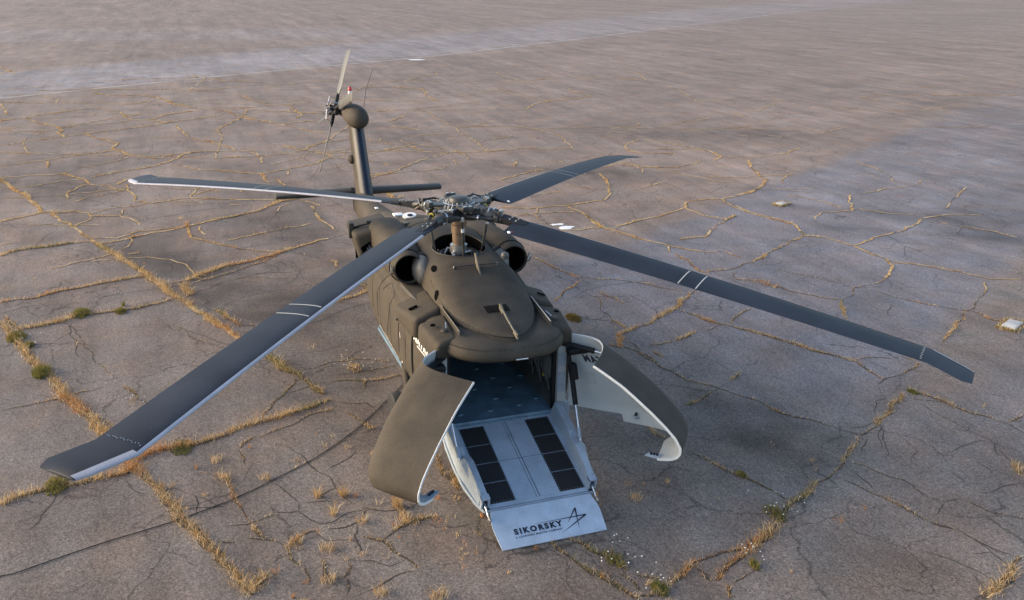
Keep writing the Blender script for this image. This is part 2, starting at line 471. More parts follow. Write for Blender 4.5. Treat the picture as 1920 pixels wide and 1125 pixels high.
1 -11.93,24.04 -10.64,22.19 -9.56,20.78
1 -8.78,20.03 -8.37,21.17
0 -6.18,15.94 -5.5,15.33 -4.98,14.89
0 -3.62,13.12 -3.14,12.74
0 -2.09,11.77 -1.35,11.04
0 -6.99,15.89 -5.25,17.13 -4.19,17.86
2 -18.04,7.2 -18.91,8.46 -19.37,9.49
2 -24.64,16.51 -23.39,15.17 -22.14,14.75 -21.58,14.92 -21.06,16.43
2 -24.57,16.79 -22.73,17.77 -21.2,18.38 -19.75,18.03 -19.09,17.29
1 -19.63,18.01 -19.27,20.32
2 -19.27,20.32 -19.85,21.53 -20.7,22.91
3 -18.82,18.77 -16.59,17.72 -15.93,17.45
2 -15.67,17.27 -15.26,17.31 -14.33,16.45 -13.51,15.44
2 -13.51,15.44 -13.16,14.5 -12.95,13.74 -12.99,12.45
3 -12.8,12.23 -12.07,11.75
2 -12.07,11.75 -11.54,10.74 -11.18,9.71 -10.61,8.4
2 -12.06,11.8 -10.99,11.87 -10.37,12.27 -10.69,12.89
2 -10.69,12.89 -9.47,11.15
3 -9.36,11.09 -8.94,10.77 -8.76,10.55
2 -8.76,10.55 -8.72,9.65
2 -12.95,13.74 -11.64,13.51 -10.94,13.58
1 -10.94,13.58 -10.17,13.94 -9.3,14.03
2 -19.3,12.19 -19.65,12.98 -18.59,13.98 -18.29,15.09 -19.04,16.6
1 -18.46,14.05 -16.91,14.63 -14.87,15.54
3 -17.99,11.43 -15.91,10.75 -14.79,10.27
2 -14.79,10.27 -13.95,9.63 -13.62,8.27 -13.53,6.67 -13.88,5.72
2 -13.39,7.95 -12.66,8.12 -11.9,7.99
3 -11.9,7.99 -10.63,7.89
2 -10.64,6.51 -10.62,7.26 -10.62,7.92
1 -16.6,9.28 -15.66,10.01 -15.51,10.55
1 -15.21,7.27 -15.59,8.65
1 -15.41,11.88 -15.98,13.24
2 -20.27,8.58 -21.49,9.15
2 -21.33,10.67 -20.57,10.85
4 -1.66,4.13 -2.32,4.4 -2.51,4.86
3 -2.51,4.86 -2.69,5.4
4 -2.69,5.4 -2.96,5.69 -3.36,6.44 -3.91,6.95
3 -3.91,6.95 -4.27,7.39 -4.24,7.64
3 -3.28,6.44 -2.83,6.68 -2.29,6.89 -2.02,7.07
3 -2.02,7.07 -1.62,7.35 -0.95,7.67
3 -2.92,8.22 -2.12,7.19
2 -2.11,6.89 -1.91,6.42
4 -1.93,6.15 -1.76,5.84 -1.61,5.48
2 -1.56,5.42 -1.55,4.75
2 -3.35,4.09 -3.18,4.62
3 -3.18,4.62 -2.65,4.73
2 -1.89,4.38 -1.7,4.48 -1.4,4.45
3 -1.23,4.3 -1.07,4.34 -0.66,4.44
2 -5.08,5.2 -4.28,5.37
1 -4.11,5.29 -4.24,5.5 -4.21,5.73
1 -4.75,9.13 -4,9.84
3 -1.18,4.66 -0.86,4.73
3 -37.98,-1.48 -35.05,-0.36
2 -35.05,-0.36 -33.83,0.27 -32.41,1.15 -30.93,1.85 -30.01,2.39
2 -44.4,-0.15 -42.13,0.27 -40.63,0.87 -40.16,0.97
2 -38.58,-1.44 -39.39,-0.43 -40.19,0.82 -39.96,1.84 -40.45,2.66 -41.15,3.69
2 -38.84,1.99 -37.15,2.12 -36.13,2.26 -34.92,1.75
2 -33.33,0.87 -33.91,2.16 -33.75,2.82
3 -27.13,0.1 -25.88,0.91 -25.11,1.43 -24.15,1.83
2 -26.08,-1.33 -24.56,-1.08 -23.65,-1.14
3 -21.48,-1.36 -20.41,-1.39
2 -20.41,-1.39 -19.9,-1.27
2 -20.28,-0.94 -19.21,-0.78
2 -21.13,-0.44 -21.99,-0.22
2 -19.58,2.3 -20.3,3.35
2 -20.3,3.35 -22.34,5.07 -23.72,6.75
2 -25.01,4.25 -25.74,4.98 -25.59,5.56 -24.58,5.9
2 -27.79,4.08 -26.31,4.87
2 -31.39,6.06 -29.81,7.04
2 -32.39,4.77 -32.6,6.12 -34.51,7.53
1 -28.13,6.26 -28.6,8.06
4 -17.49,2.5 -17.04,2.56 -16.21,2.54
3 -18.16,-4.07 -17.68,-3.22 -17.36,-2.09 -16.83,-1.08 -17.1,-0.59
2 -18.21,-5.92 -17.73,-5.32 -18.04,-4.76 -18.15,-4.03
2 -16.43,-7.15 -16.25,-6.31 -15.5,-5.83 -14.94,-5.72
1 -16.86,-7.2 -17.36,-6.67 -17.54,-5.74 -17.73,-5.32
1 -16.32,-6.32 -17.14,-6.18
2 -15.29,-7.57 -16.22,-7.14
2 -13.84,-7.02 -13.56,-6.28
2 -13.62,-6.29 -14.18,-5.71 -14.26,-5.13 -14.31,-4.44
3 -14.87,-4.35 -13.09,-4.3
2 -13.09,-4.3 -12.33,-3.7
3 -12.33,-3.7 -11.58,-3.09 -11.11,-2.61
2 -11.11,-2.61 -10.84,-1.88
3 -8.85,-4.93 -8.96,-4.58
5 -8.96,-4.58 -9.36,-4.11 -9.91,-3.56 -10.14,-3.03
4 -10.14,-3.03 -10.53,-2.28 -11.05,-1.66
3 -11.05,-1.66 -11.64,-0.81 -11.91,-0.3
1 -11.91,-0.3 -12.19,0.4
3 -8.71,-4.46 -9.06,-3.86 -9.7,-2.89 -10.48,-2.1
5 -8.75,-4.61 -8.18,-4.57 -7.75,-4.49
4 -6.57,-4.06 -5.77,-3.61 -5.33,-3.53
3 -5.33,-3.53 -5.32,-3.3 -5.05,-3.07
2 -5.02,-3.61 -4.93,-3.33
2 -12.5,-3.28 -12.84,-2.41 -13.24,-1.66 -13.61,-0.72
3 -15.84,-0.33 -14.19,-0.38
2 -14.19,-0.38 -12.97,-0.11 -12.33,-0.06
2 -16.86,-0.62 -15.91,-0.05
1 -15.02,-0.07 -14.54,0.86
2 -10.6,-1.62 -10.22,-1.23
1 -10.22,-1.23 -9.7,-0.9
3 -9.55,-0.75 -9.42,-0.66 -9.04,-0.7
4 -7.45,-0.37 -6.97,-0.22 -6.57,-0.7 -6.25,-1.22
2 -14.24,-3.98 -13.27,-3.87
3 1.56,-0.95 1.96,-0.97 2.63,-0.95 2.81,-0.91
3 2.59,-0.8 2.48,-0.63
4 2.21,-0.91 2.69,-0.88
2 -11.81,-5.99 -11.82,-5.68
0 0.83,-6.75 1.24,-6.79 1.65,-6.89 1.92,-7.05
2 -18.63,-4 -19.5,-3.1
2 -18.62,-2.43 -19.79,-1.86
1 -18.27,-4.15 -19.85,-3.73 -19.48,-3.01
1 -21.49,0.85 -22.19,2.25
1 -9.11,2.44 -9.43,3.17
1 -23.1,3.1 -21.8,3.7
1 -41.65,12.75 -43.68,15.95 -42.58,18.54
1 -36.68,8.69 -39.04,13.3
1 -29.89,9.42 -31.96,11.85
2 -43.77,-13.25 -41.56,-12.71 -39.55,-12.41
2 -64.66,-15.92 -62.63,-15.25 -59.95,-14.41
1 -46.8,-11.38 -45.4,-10.41 -43.13,-10.37
1 -44.2,-10.18 -43.3,-9.15 -43.67,-7.77
1 -47.3,-13.7 -47.5,-11.16
1 -48.03,1.67 -50.53,4.07 -51.52,7.16
1 -56.91,6.54 -58.44,8.84
1 -48.22,8 -50.68,11.56
1 -46.38,9.77 -45.21,11.28
1 -49.89,-14.03 -51.94,-10.62
1 -27.15,7.77 -26.1,9.01 -27.1,10.97
1 -22.19,6.53 -21.07,6.43
1 -26.78,15.37 -26.99,17.85
1 -27.53,19.07 -29.02,21.83 -29.75,23.61
1 -31.6,26.18 -29.18,26
1 -31.8,28.14 -33.93,30.95
1 -23.98,26.65 -25.13,28.9
3 -16.18,2.66 -16.42,2.97
"""

# ------------------------------------------------------------------ ground
def axis_steps(lo, hi, a, b, fine):
    xs = []; x = a
    while x < b: xs.append(x); x += fine
    xs.append(b); s = fine; x = b
    while x < hi: s *= 1.07; x += s; xs.append(min(x, hi))
    s = fine; x = a
    while x > lo: s *= 1.07; x -= s; xs.insert(0, max(x, lo))
    return xs
def seg_side(pts, x, y):
    """distance to a polyline"""
    best = 1e9
    for (ax, ay), (bx, by) in zip(pts, pts[1:]):
        dx, dy = bx - ax, by - ay; t = max(0, min(1, ((x - ax) * dx + (y - ay) * dy) / (dx * dx + dy * dy)))
        best = min(best, math.hypot(x - ax - dx * t, y - ay - dy * t))
    return best
def sstep(a, b, x):
    t = max(0, min(1, (x - a) / (b - a))); return t * t * (3 - 2 * t)
# strips of newer, bluer asphalt and old worn patches (x, y, rx, ry, angle, strength)
STAINS = [(-11.1, -5.2, 2.6, .9, .3, .42), (2.2, 5.2, 1.5, .5, .5, .34), (3.4, 4.7, 1.1, .45, .6, .48), (6.1, 4.2, 1.2, .5, .7, .30), (-12.5, -1.2, 3, 1.0, .3, .36),
          (-7.1, -3.0, 2.4, 1.1, .4, .30), (-21.2, -8.7, 3.2, 1.6, .2, .42), (-5.0, -1.4, 2.4, 1.4, .2, .30), (-26.3, 17.5, 5, 1.6, .9, .24), (-24.7, 23.6, 5, 2.2, .9, .22),
          (-18.0, 11.9, 3.4, 1.1, .9, .30), (-19.2, 9.2, 4, 1.2, .9, .28), (-9.7, 17.8, 5, .5, 1.0, .30), (-6.9, 17.8, 4, .4, 1.0, .25), (0.9, -4.5, 1.2, .7, .3, .22),
          (-1.4, -2.2, 1.6, 1.2, 0, .30), (0.4, -1.6, 1.2, .8, 0, .30), (2.8, 2.4, 1.6, 1.0, .2, .22), (2.0, -5.9, 1.0, .5, .2, .14), (-15, -9, 3, 1, .4, .2), (-17, 2, 3, 1.2, .3, .22), (-22, -2, 4, 1, .3, .25), (-30, 5, 6, 1.4, .3, .22), (-9, 3, 2.4, 1.0, .5, .25), (-3.2, 2.4, 2.4, 1.0, .5, .2)]
RWY = [(-30, -36.0), (-13.6, -46.8), (-.44, -56.35), (18.0, -68.4), (43.2, -89.0), (126.5, -160.1), (226.9, -238.9), (2600, -2500)]     # y, x of the near runway edge
# slabs laid or worn differently: outline, how much darker
SLABS = [([(-7.7, -4.5), (-11.5, -0.8), (-8.8, 0.1), (-7.0, -0.1), (-4.4, -3.5)], 0.15), ([(-12.9, -6.7), (-14.1, -4.5), (-17.1, 0.1), (-12.4, 0.0), (-10.8, -1.9), (-8.9, -4.8)], 0.13), ([(1.2, -7.5), (0.6, -5.7), (4.4, -4.2), (5.2, -4.5), (4.3, -7.1)], 0.09), ([(-12.4, -9.2), (-13.0, -6.9), (-9.7, -5.5), (-8.7, -8.7)], 0.05), ([(0.0, -5.3), (-0.9, -2.3), (0.3, -1.8), (1.6, -3.7), (1.9, -5.0)], -0.05), ([(0.5, 4.6), (3.3, 6.3), (4.2, 5.0), (4.7, 3.9), (2.9, 3.2)], 0.1), ([(-1.5, 4.1), (-2.5, 4.5), (-3.3, 6.4), (-0.9, 7.6), (0.5, 8.5), (1.5, 8.5), (3.1, 6.8), (2.5, 5.8)], -0.05)]
def inside(P, x, y):
    c = False
    for (ax, ay), (bx, by) in zip(P, P[1:] + P[:1]):
        if (ay > y) != (by > y) and x < (bx - ax) * (y - ay) / (by - ay) + ax: c = not c
    return c
def ground_tint(x, y):
    v = Vector((x, y, 0.0))
    w = mnoise.noise(v * 0.12) * 2.6 + mnoise.noise(v * 0.45) * .9
    # blue lane running off to the upper right: between two straight edges in the field
    ux, uy = -0.519, 0.855                     # lane direction
    off = (x - 2.9) * uy - (y - 6.1) * ux      # across the lane
    al = x * ux + y * uy                       # along it
    lane = sstep(-9.7, -8.8, off + w * .16) * (1 - sstep(-.1, .6, off + w * .08)) * sstep(3.0, 7.5, al + w * .5)
    lane = max(lane, .45 * sstep(1.2, 2.5, off) * sstep(4, 9, al + w))
    lane *= 1 - .55 * sstep(18, 60, al)
    track = 0.0
    for c in (-4.66, -2.2): track += math.exp(-((off - c - w * .12) / .5) ** 2)
    # pale runway far away
    ro = (interp(RWY, y)[0] - x) * .79; rw_ = 12.5 + .1 * max(-12, min(60, y))
    pale = sstep(-.3, .5, ro + w * .05) * (1 - sstep(rw_ - 1, rw_ + 1, ro + w * .2)) + .6 * sstep(-88, -92, x + w) * (1 - sstep(-102, -108, x + w)) * sstep(30, 15, y)
    base = Vector((0.166, 0.136, 0.112)).lerp(Vector((0.208, 0.158, 0.123)), sstep(-1, -14, x + w))
    c = base.lerp(Vector((0.163, 0.152, 0.157)), lane * .9)
    c = c.lerp(Vector((0.250, 0.235, 0.235)), max(0, min(1, pale)) * .62)
    k = 1.0 + 0.11 * mnoise.noise(v * 0.22 + Vector((9, 3, 0))) + 0.10 * mnoise.noise(v * 0.7 + Vector((2, 7, 1)))
    along = Vector((off * 0.5, ((x) * ux + y * uy) * 0.06, 3.0))
    k += 0.15 * mnoise.noise(along) + .12 * mnoise.noise(Vector((off * 1.7, (x * ux + y * uy) * .2, 9.0))) + .14 * mnoise.noise(v * .09 + Vector((4, 4, 4)))
    k -= 0.10 * lane * track
    if -20 < x < 14 and -14 < y < 14:
        for P_, d_ in SLABS:
            if inside(P_, x, y): k -= d_
    for sx, sy, a, b, an, s in STAINS:
        dx, dy = x - sx, y - sy
        if abs(dx) > 14 or abs(dy) > 14: continue
        p = dx * cos(an) + dy * sin(an); q = -dx * sin(an) + dy * cos(an)
        d = (p / a) ** 2 + (q / b) ** 2
        if d < 9: k -= 1.0 * s * math.exp(-d * (1.0 + 0.8 * mnoise.noise(v * 1.1))) * (.55 + .9 * max(0, .5 + mnoise.noise(v * 1.6)))
    if x < -60:
        c = c.lerp(Vector((0.21, 0.165, 0.14)), .35 * sstep(-60, -110, x))
    return c * max(k, .35)
xs = axis_steps(-2500, 2500, -34, 11, .33); ys = axis_steps(-2500, 2500, -14, 24, .33)
gv = [(x, y, 0.0) for x in xs for y in ys]
ny = len(ys)
gf = [(i * ny + j, (i + 1) * ny + j, (i + 1) * ny + j + 1, i * ny + j + 1) for i in range(len(xs) - 1) for j in range(ny - 1)]
gme = bpy.data.meshes.new('ground'); gme.from_pydata(gv, [], gf)
ca = gme.color_attributes.new('tint', 'FLOAT_COLOR', 'POINT')
buf = []
for x, y, _ in gv:
    c = ground_tint(x, y); buf += [c.x, c.y, c.z, 1.0]
ca.data.foreach_set('color', buf)

def asphalt():
    m, nt, b = new_mat('old_asphalt'); N, L = nt.nodes, nt.links
    tc = N.new('ShaderNodeTexCoord'); at = N.new('ShaderNodeAttribute'); at.attribute_name = 'tint'
    def noise(sc, det=2, rough=.5):
        n = N.new('ShaderNodeTexNoise'); n.inputs['Scale'].default_value = sc; n.inputs['Detail'].default_value = det; n.inputs['Roughness'].default_value = rough
        L.new(tc.outputs['Object'], n.inputs['Vector']); return n
    def rng(src, lo, hi, a=.3, c=.7):
        r = N.new('ShaderNodeMapRange'); r.inputs['From Min'].default_value = a; r.inputs['From Max'].default_value = c
        r.inputs['To Min'].default_value = lo; r.inputs['To Max'].default_value = hi; L.new(src, r.inputs['Value']); return r.outputs[0]
    def mul(a, c):
        u = N.new('ShaderNodeMath'); u.operation = 'MULTIPLY'; L.new(a, u.inputs[0]); L.new(c, u.inputs[1]); return u.outputs[0]
    fine = noise(30, 4, .85); mid = noise(11, 5, .75); big = noise(1.1, 6, .6)
    stone = N.new('ShaderNodeTexVoronoi'); stone.inputs['Scale'].default_value = 38; L.new(tc.outputs['Object'], stone.inputs['Vector'])
    k = mul(mul(rng(fine.outputs[0], .30, 1.75), rng(mid.outputs[0], .72, 1.28)), rng(big.outputs[0], .86, 1.14))
    sep = N.new('ShaderNodeSeparateColor'); L.new(stone.outputs['Color'], sep.inputs[0])
    k = mul(k, rng(sep.outputs[0], .80, 1.30, 0, 1))
    # hairline crazing: distorted cells, fading in and out
    dn = noise(1.7, 4); mx = N.new('ShaderNodeVectorMath'); mx.operation = 'MULTIPLY_ADD'
    mx.inputs[1].default_value = (.8, .8, 0); L.new(dn.outputs['Color'], mx.inputs[0]); L.new(tc.outputs['Object'], mx.inputs[2])
    vo = N.new('ShaderNodeTexVoronoi'); vo.feature = 'DISTANCE_TO_EDGE'; vo.inputs['Scale'].default_value = .95; L.new(mx.outputs[0], vo.inputs['Vector'])
    ln = rng(vo.outputs['Distance'], 0, 1, .002, .016)
    msk = noise(.33, 3); mk = rng(msk.outputs[0], 0, 1, .50, .62)
    cm = N.new('ShaderNodeMix'); cm.data_type = 'FLOAT'; cm.inputs[2].default_value = 1.0; L.new(mk, cm.inputs[0]); L.new(ln, cm.inputs[3])
    cr = rng(cm.outputs[0], .45, 1.0, 0, 1)
    k = mul(k, cr)
    for sc_, th_, lo_, sd in ((2.3, .011, .56, 3.1), (.42, .010, .44, 7.7)):
        of = N.new('ShaderNodeVectorMath'); of.operation = 'ADD'; of.inputs[1].default_value = (sd, sd * 2, 0); L.new(mx.outputs[0], of.inputs[0])
        v2 = N.new('ShaderNodeTexVoronoi'); v2.feature = 'DISTANCE_TO_EDGE'; v2.inputs['Scale'].default_value = sc_; L.new(of.outputs[0], v2.inputs['Vector'])
        l2 = rng(v2.outputs['Distance'], 0, 1, .001, th_)
        m2 = N.new('ShaderNodeTexNoise'); m2.inputs['Scale'].default_value = .5; m2.inputs['Detail'].default_value = 3; L.new(of.outputs[0], m2.inputs['Vector'])
        x2 = N.new('ShaderNodeMix'); x2.data_type = 'FLOAT'; x2.inputs[2].default_value = 1.0; L.new(rng(m2.outputs[0], 0, 1, lo_, lo_ + .1), x2.inputs[0]); L.new(l2, x2.inputs[3])
        k = mul(k, rng(x2.outputs[0], .5, 1.0, 0, 1))
    mp = N.new('ShaderNodeMapping'); mp.inputs['Rotation'].default_value = (0, 0, radians(58)); mp.inputs['Scale'].default_value = (.06, .55, 1)
    L.new(tc.outputs['Object'], mp.inputs['Vector'])
    sk = N.new('ShaderNodeTexNoise'); sk.inputs['Scale'].default_value = 1; sk.inputs['Detail'].default_value = 7; sk.inputs['Roughness'].default_value = .62; L.new(mp.outputs[0], sk.inputs['Vector'])
    k = mul(k, rng(sk.outputs[0], .84, 1.16, .32, .68))
    mq = N.new('ShaderNodeMapping'); mq.inputs['Rotation'].default_value = (0, 0, radians(62)); mq.inputs['Scale'].default_value = (.16, 1.9, 1); L.new(tc.outputs['Object'], mq.inputs['Vector'])
    sq = N.new('ShaderNodeTexNoise'); sq.inputs['Scale'].default_value = 1; sq.inputs['Detail'].default_value = 6; sq.inputs['Roughness'].default_value = .6; L.new(mq.outputs[0], sq.inputs['Vector'])
    k = mul(k, rng(sq.outputs[0], .88, 1.12, .32, .68))
    pt = noise(.42, 5, .62); k = mul(k, rng(pt.outputs[0], .85, 1.15, .3, .7))
    vm = N.new('ShaderNodeVectorMath'); vm.operation = 'SCALE'; L.new(at.outputs['Color'], vm.inputs[0]); L.new(k, vm.inputs['Scale'])
    sp_ = rng(sep.outputs[1], 1.0, 1.9, .90, .97); k = mul(k, sp_)
    hue = noise(.8, 4); tin = N.new('ShaderNodeMix'); tin.data_type = 'RGBA'; tin.blend_type = 'MULTIPLY'; tin.inputs[0].default_value = 1
    cr2 = N.new('ShaderNodeValToRGB'); cr2.color_ramp.elements[0].position = .35; cr2.color_ramp.elements[0].color = (1.06, .97, .93, 1)
    cr2.color_ramp.elements[1].position = .65; cr2.color_ramp.elements[1].color = (.96, 1.0, 1.05, 1)
    L.new(hue.outputs[0], cr2.inputs[0]); L.new(vm.outputs[0], tin.inputs[6]); L.new(cr2.outputs[0], tin.inputs[7])
    L.new(tin.outputs[2], b.inputs['Base Color'])
    b.inputs['Roughness'].default_value = .82; b.inputs['Specular IOR Level'].default_value = .35
    bp = N.new('ShaderNodeBump'); bp.inputs['Strength'].default_value = .55; bp.inputs['Distance'].default_value = .012
    ad = N.new('ShaderNodeMath'); ad.operation = 'ADD'; L.new(fine.outputs[0], ad.inputs[0]); L.new(mid.outputs[0], ad.inputs[1])
    L.new(ad.outputs[0], bp.inputs['Height']); L.new(bp.outputs[0], b.inputs['Normal'])
    return m
gme.materials.append(asphalt())
ground = bpy.data.objects.new('ground', gme); COL.objects.link(ground)
tag(ground, 'old cracked grey brown asphalt apron under the helicopter', 'ground', kind='structure')

# painted runway edge line, far behind
def line_mat():
    return paint('worn_line_paint', (0.40, 0.39, 0.37), .8, grain=.5, gscale=12, var=.5, vscale=.7)
lm = MB(); pts = [Vector((interp(RWY, -30 + 2.0 * k)[0] + .6, -30 + 2.0 * k, .004)) for k in range(110)]; nl = Vector((-.79, -.61, 0))
for i, p in enumerate(pts):
    w = .10 + .05 * mnoise.noise(p * .4)
    a = [p - nl * w, p + nl * w]
    if i: lm.add([q[0], a[0], a[1], q[1]], [(0, 1, 2, 3)])
    q = a
ln = lm.build('runway_edge_line', line_mat(), smooth=False); tag(ln, 'worn pale painted line along the far runway edge', 'marking', kind='structure')

# ------------------------------------------------------------------ cracks with soil and dry grass
rng = random.Random(5)
CAM = Vector((14.765, -4.579, 7.674))
crack = MB(); gverts = []; gfaces = []; gcols = []
HALF = [.009, .011, .016, .026, .045, .065]          # half width of the open joint
DENS = [0, 45, 120, 230, 390, 560]                    # blades per metre
SPREAD = [0, .009, .013, .020, .034, .052]
HGT = [0, .035, .05, .062, .085, .105]
STRAW = [(.58, .39, .17), (.66, .47, .23), (.46, .27, .09), (.72, .55, .32), (.36, .21, .08), (.78, .63, .40), (.54, .31, .11), (.30, .19, .09), (.66, .52, .33)]
GREEN = [(.14, .16, .04), (.21, .20, .05), (.11, .13, .03), (.33, .25, .08)]
RUST = [(.50, .20, .07), (.56, .27, .09)]
def blade(p, h, lean, w, col):
    a = rng.uniform(0, 2 * pi); sx, sy = cos(a) * w, sin(a) * w
    b = rng.uniform(0, 2 * pi); lx, ly = cos(b) * lean, sin(b) * lean
    k = len(gverts)
    gverts.extend([(p[0] - sx, p[1] - sy, .002), (p[0] + sx, p[1] + sy, .002), (p[0] + lx * .35 + sx * .8, p[1] + ly * .35 + sy * .8, h * .6), (p[0] + lx * .35 - sx * .8, p[1] + ly * .35 - sy * .8, h * .6), (p[0] + lx, p[1] + ly, h)])
    gfaces.extend([(k, k + 1, k + 2, k + 3), (k + 3, k + 2, k + 4)])
    f = rng.uniform(.75, 1.2); c = (col[0] * f, col[1] * f, col[2] * f, 1)
    d = (c[0] * .55, c[1] * .55, c[2] * .55, 1)
    gcols.extend([c] * 5)
def tuft(x, y, n, h, spread, cols):
    for _ in range(n):
        a = rng.uniform(0, 2 * pi); r = spread * sqrt(rng.random())
        blade((x + cos(a) * r, y + sin(a) * r), h * rng.uniform(.5, 1.2), h * rng.uniform(.3, 1.0), rng.uniform(.0022, .0042), rng.choice(cols))
def jag(pts, step):
    """subdivide a traced joint and roughen it"""
    out = []; s0 = rng.uniform(0, 100)
    acc = 0
    for (ax, ay), (bx, by) in zip(pts, pts[1:]):
        L_ = math.hypot(bx - ax, by - ay); n = max(1, int(L_ / step))
        nx, ny_ = -(by - ay) / max(L_, 1e-6), (bx - ax) / max(L_, 1e-6)
        for i in range(n):
            t = i / n; o = (mnoise.noise(Vector((acc + L_ * t, s0, 0)) * 2.3) * .11 + mnoise.noise(Vector((acc + L_ * t, s0, 5)) * 9) * .035)
            o *= min(1.0, L_ * 1.5)
            out.append((ax + (bx - ax) * t + nx * o, ay + (by - ay) * t + ny_ * o))
        acc += L_
    out.append(pts[-1]); return out
ROWS = CRACKS.strip().split('\n')
fr = random.Random(21)
# the slab joints carry on into the distance, only roughly known there
def node(i, j): 
    r_ = random.Random(i * 977 + j * 131 + 7); return (-30 - i * 5.2 + j * .9 + r_.uniform(-1.7, 1.7), -26 + j * 5.6 + i * 1.1 + r_.uniform(-1.9, 1.9))
for i in range(6):
    for j in range(13):
        a = node(i, j)
        for b, pr_ in ((node(i + 1, j), .42), (node(i, j + 1), .62)):
            if fr.random() < pr_ * (1 if j < 9 else .5):
                m = ((a[0] + b[0]) / 2 + fr.uniform(-.7, .7), (a[1] + b[1]) / 2 + fr.uniform(-.7, .7)); q = ((m[0] + b[0]) / 2 + fr.uniform(-.4, .4), (m[1] + b[1]) / 2 + fr.uniform(-.4, .4))
                ROWS.append('%d %.2f,%.2f %.2f,%.2f %.2f,%.2f %.2f,%.2f' % (fr.choice((1, 1, 2, 2)), *a, *m, *q, *b))
for q_ in range(95):
    x_, y_ = fr.uniform(-28, -4), fr.uniform(-12, 24); an_ = fr.choice((1.1, 2.2, 2.0, .2)) + fr.uniform(-.5, .5); p_ = [(x_, y_)]
    for _ in range(fr.randint(3, 6)):
        an_ += fr.uniform(-.5, .5); p_.append((p_[-1][0] + cos(an_) * .7, p_[-1][1] + sin(an_) * .7))
    ROWS.append('%d ' % fr.choice((0, 0, 1)) + ' '.join('%.2f,%.2f' % z for z in p_))
for row in ROWS:
    it = row.split(); cl = int(it[0]); pts = [tuple(map(float, q.split(','))) for q in it[1:]]
    dist = (Vector((pts[0][0], pts[0][1], 0)) - CAM).length
    far = max(1.0, dist / 16.0)
    jp = jag(pts, .09 * far)
    prev = None; seed = rng.uniform(0, 99); s = 0
    for i, (x, y) in enumerate(jp):
        x2, y2 = jp[min(i + 1, len(jp) - 1)]; x1, y1 = jp[max(i - 1, 0)]
        dx, dy = x2 - x1, y2 - y1; l = math.hypot(dx, dy) or 1; nx, ny_ = -dy / l, dx / l
        env = min(1, .25 + 3 * min(i, len(jp) - 1 - i) / max(1, len(jp)))
        w1 = HALF[cl] * env * (1 + .6 * mnoise.noise(Vector((s * 5, seed, 0)))); w2 = HALF[cl] * env * (1 + .6 * mnoise.noise(Vector((s * 5, seed, 7))))
        cur = [(x + nx * w1, y + ny_ * w1, .004), (x - nx * w2, y - ny_ * w2, .004)]
        if prev: crack.add([prev[0], prev[1], cur[1], cur[0]], [(0, 1, 2, 3)])
        if prev and cl and dist > 27 and mnoise.noise(Vector((x, y, 2.5)) * .9) > -.28:
            # far off the thatch lies over the joint
            mw = (.008 + .006 * cl) * far ** .6; k = len(gverts); c = rng.choice(STRAW[:4]); c = (c[0] * 1.1, c[1] * 1.1, c[2] * 1.1, 1)
            gverts.extend([(px_ + nx * mw, py_ + ny_ * mw, .012), (px_ - nx * mw, py_ - ny_ * mw, .012), (x - nx * mw, y - ny_ * mw, .012), (x + nx * mw, y + ny_ * mw, .012)]); gfaces.append((k, k + 1, k + 2, k + 3)); gcols.extend([c] * 4)
        px_, py_ = x, y
        prev = cur; s += l / 2
    if cl:
        # grass stands in clumps along the joint
        for (ax, ay), (bx, by) in zip(jp, jp[1:]):
            L_ = math.hypot(bx - ax, by - ay); mx_, my_ = (ax + bx) / 2, (ay + by) / 2
            g = .55 + 1.15 * mnoise.noise(Vector((mx_, my_, 1.5)) * 1.25) + .5 * mnoise.noise(Vector((mx_, my_, 8.5)) * 4)
            if cl <= 2: g = max(.16 * (cl - .4), g * 1.8 - .42)
            elif cl == 3: g = max(.34, 1.25 * g - .05)
            if cl >= 4: g = .48 + .62 * g
            g = max(0, min(1.7, g))
            hue = mnoise.noise(Vector((mx_, my_, 4.0)) * .6)
            fd = 1.0 / (far ** .35)
            n = DENS[cl] * L_ * g * fd; n = int(n) + (1 if rng.random() < n % 1 else 0)
            for _ in range(n):
                t = rng.random(); sp = rng.gauss(0, SPREAD[cl] * (.6 + .5 * g))
                l = L_ or 1
                p = (ax + (bx - ax) * t - (by - ay) / l * sp, ay + (by - ay) * t + (bx - ax) / l * sp)
                cols = STRAW
                if hue > .28 and rng.random() < .45 and cl >= 3: cols = GREEN
                elif hue < -.32 and rng.random() < .4: cols = RUST
                h = HGT[cl] * rng.uniform(.35, 1.25) * (.6 + .45 * g)
                h *= rng.choice((.5, .8, 1, 1, 1.35)); blade(p, h, h * rng.uniform(.3, 1.6), rng.uniform(.0018, .004) * far ** (.75 if cl > 2 else 1.0), rng.choice(cols))
ck = crack.build('asphalt_crack', paint('crack_soil', (.052, .040, .030), .95, grain=.4, gscale=60, var=.4), ground, smooth=False)
tag(ck, kind='stuff')
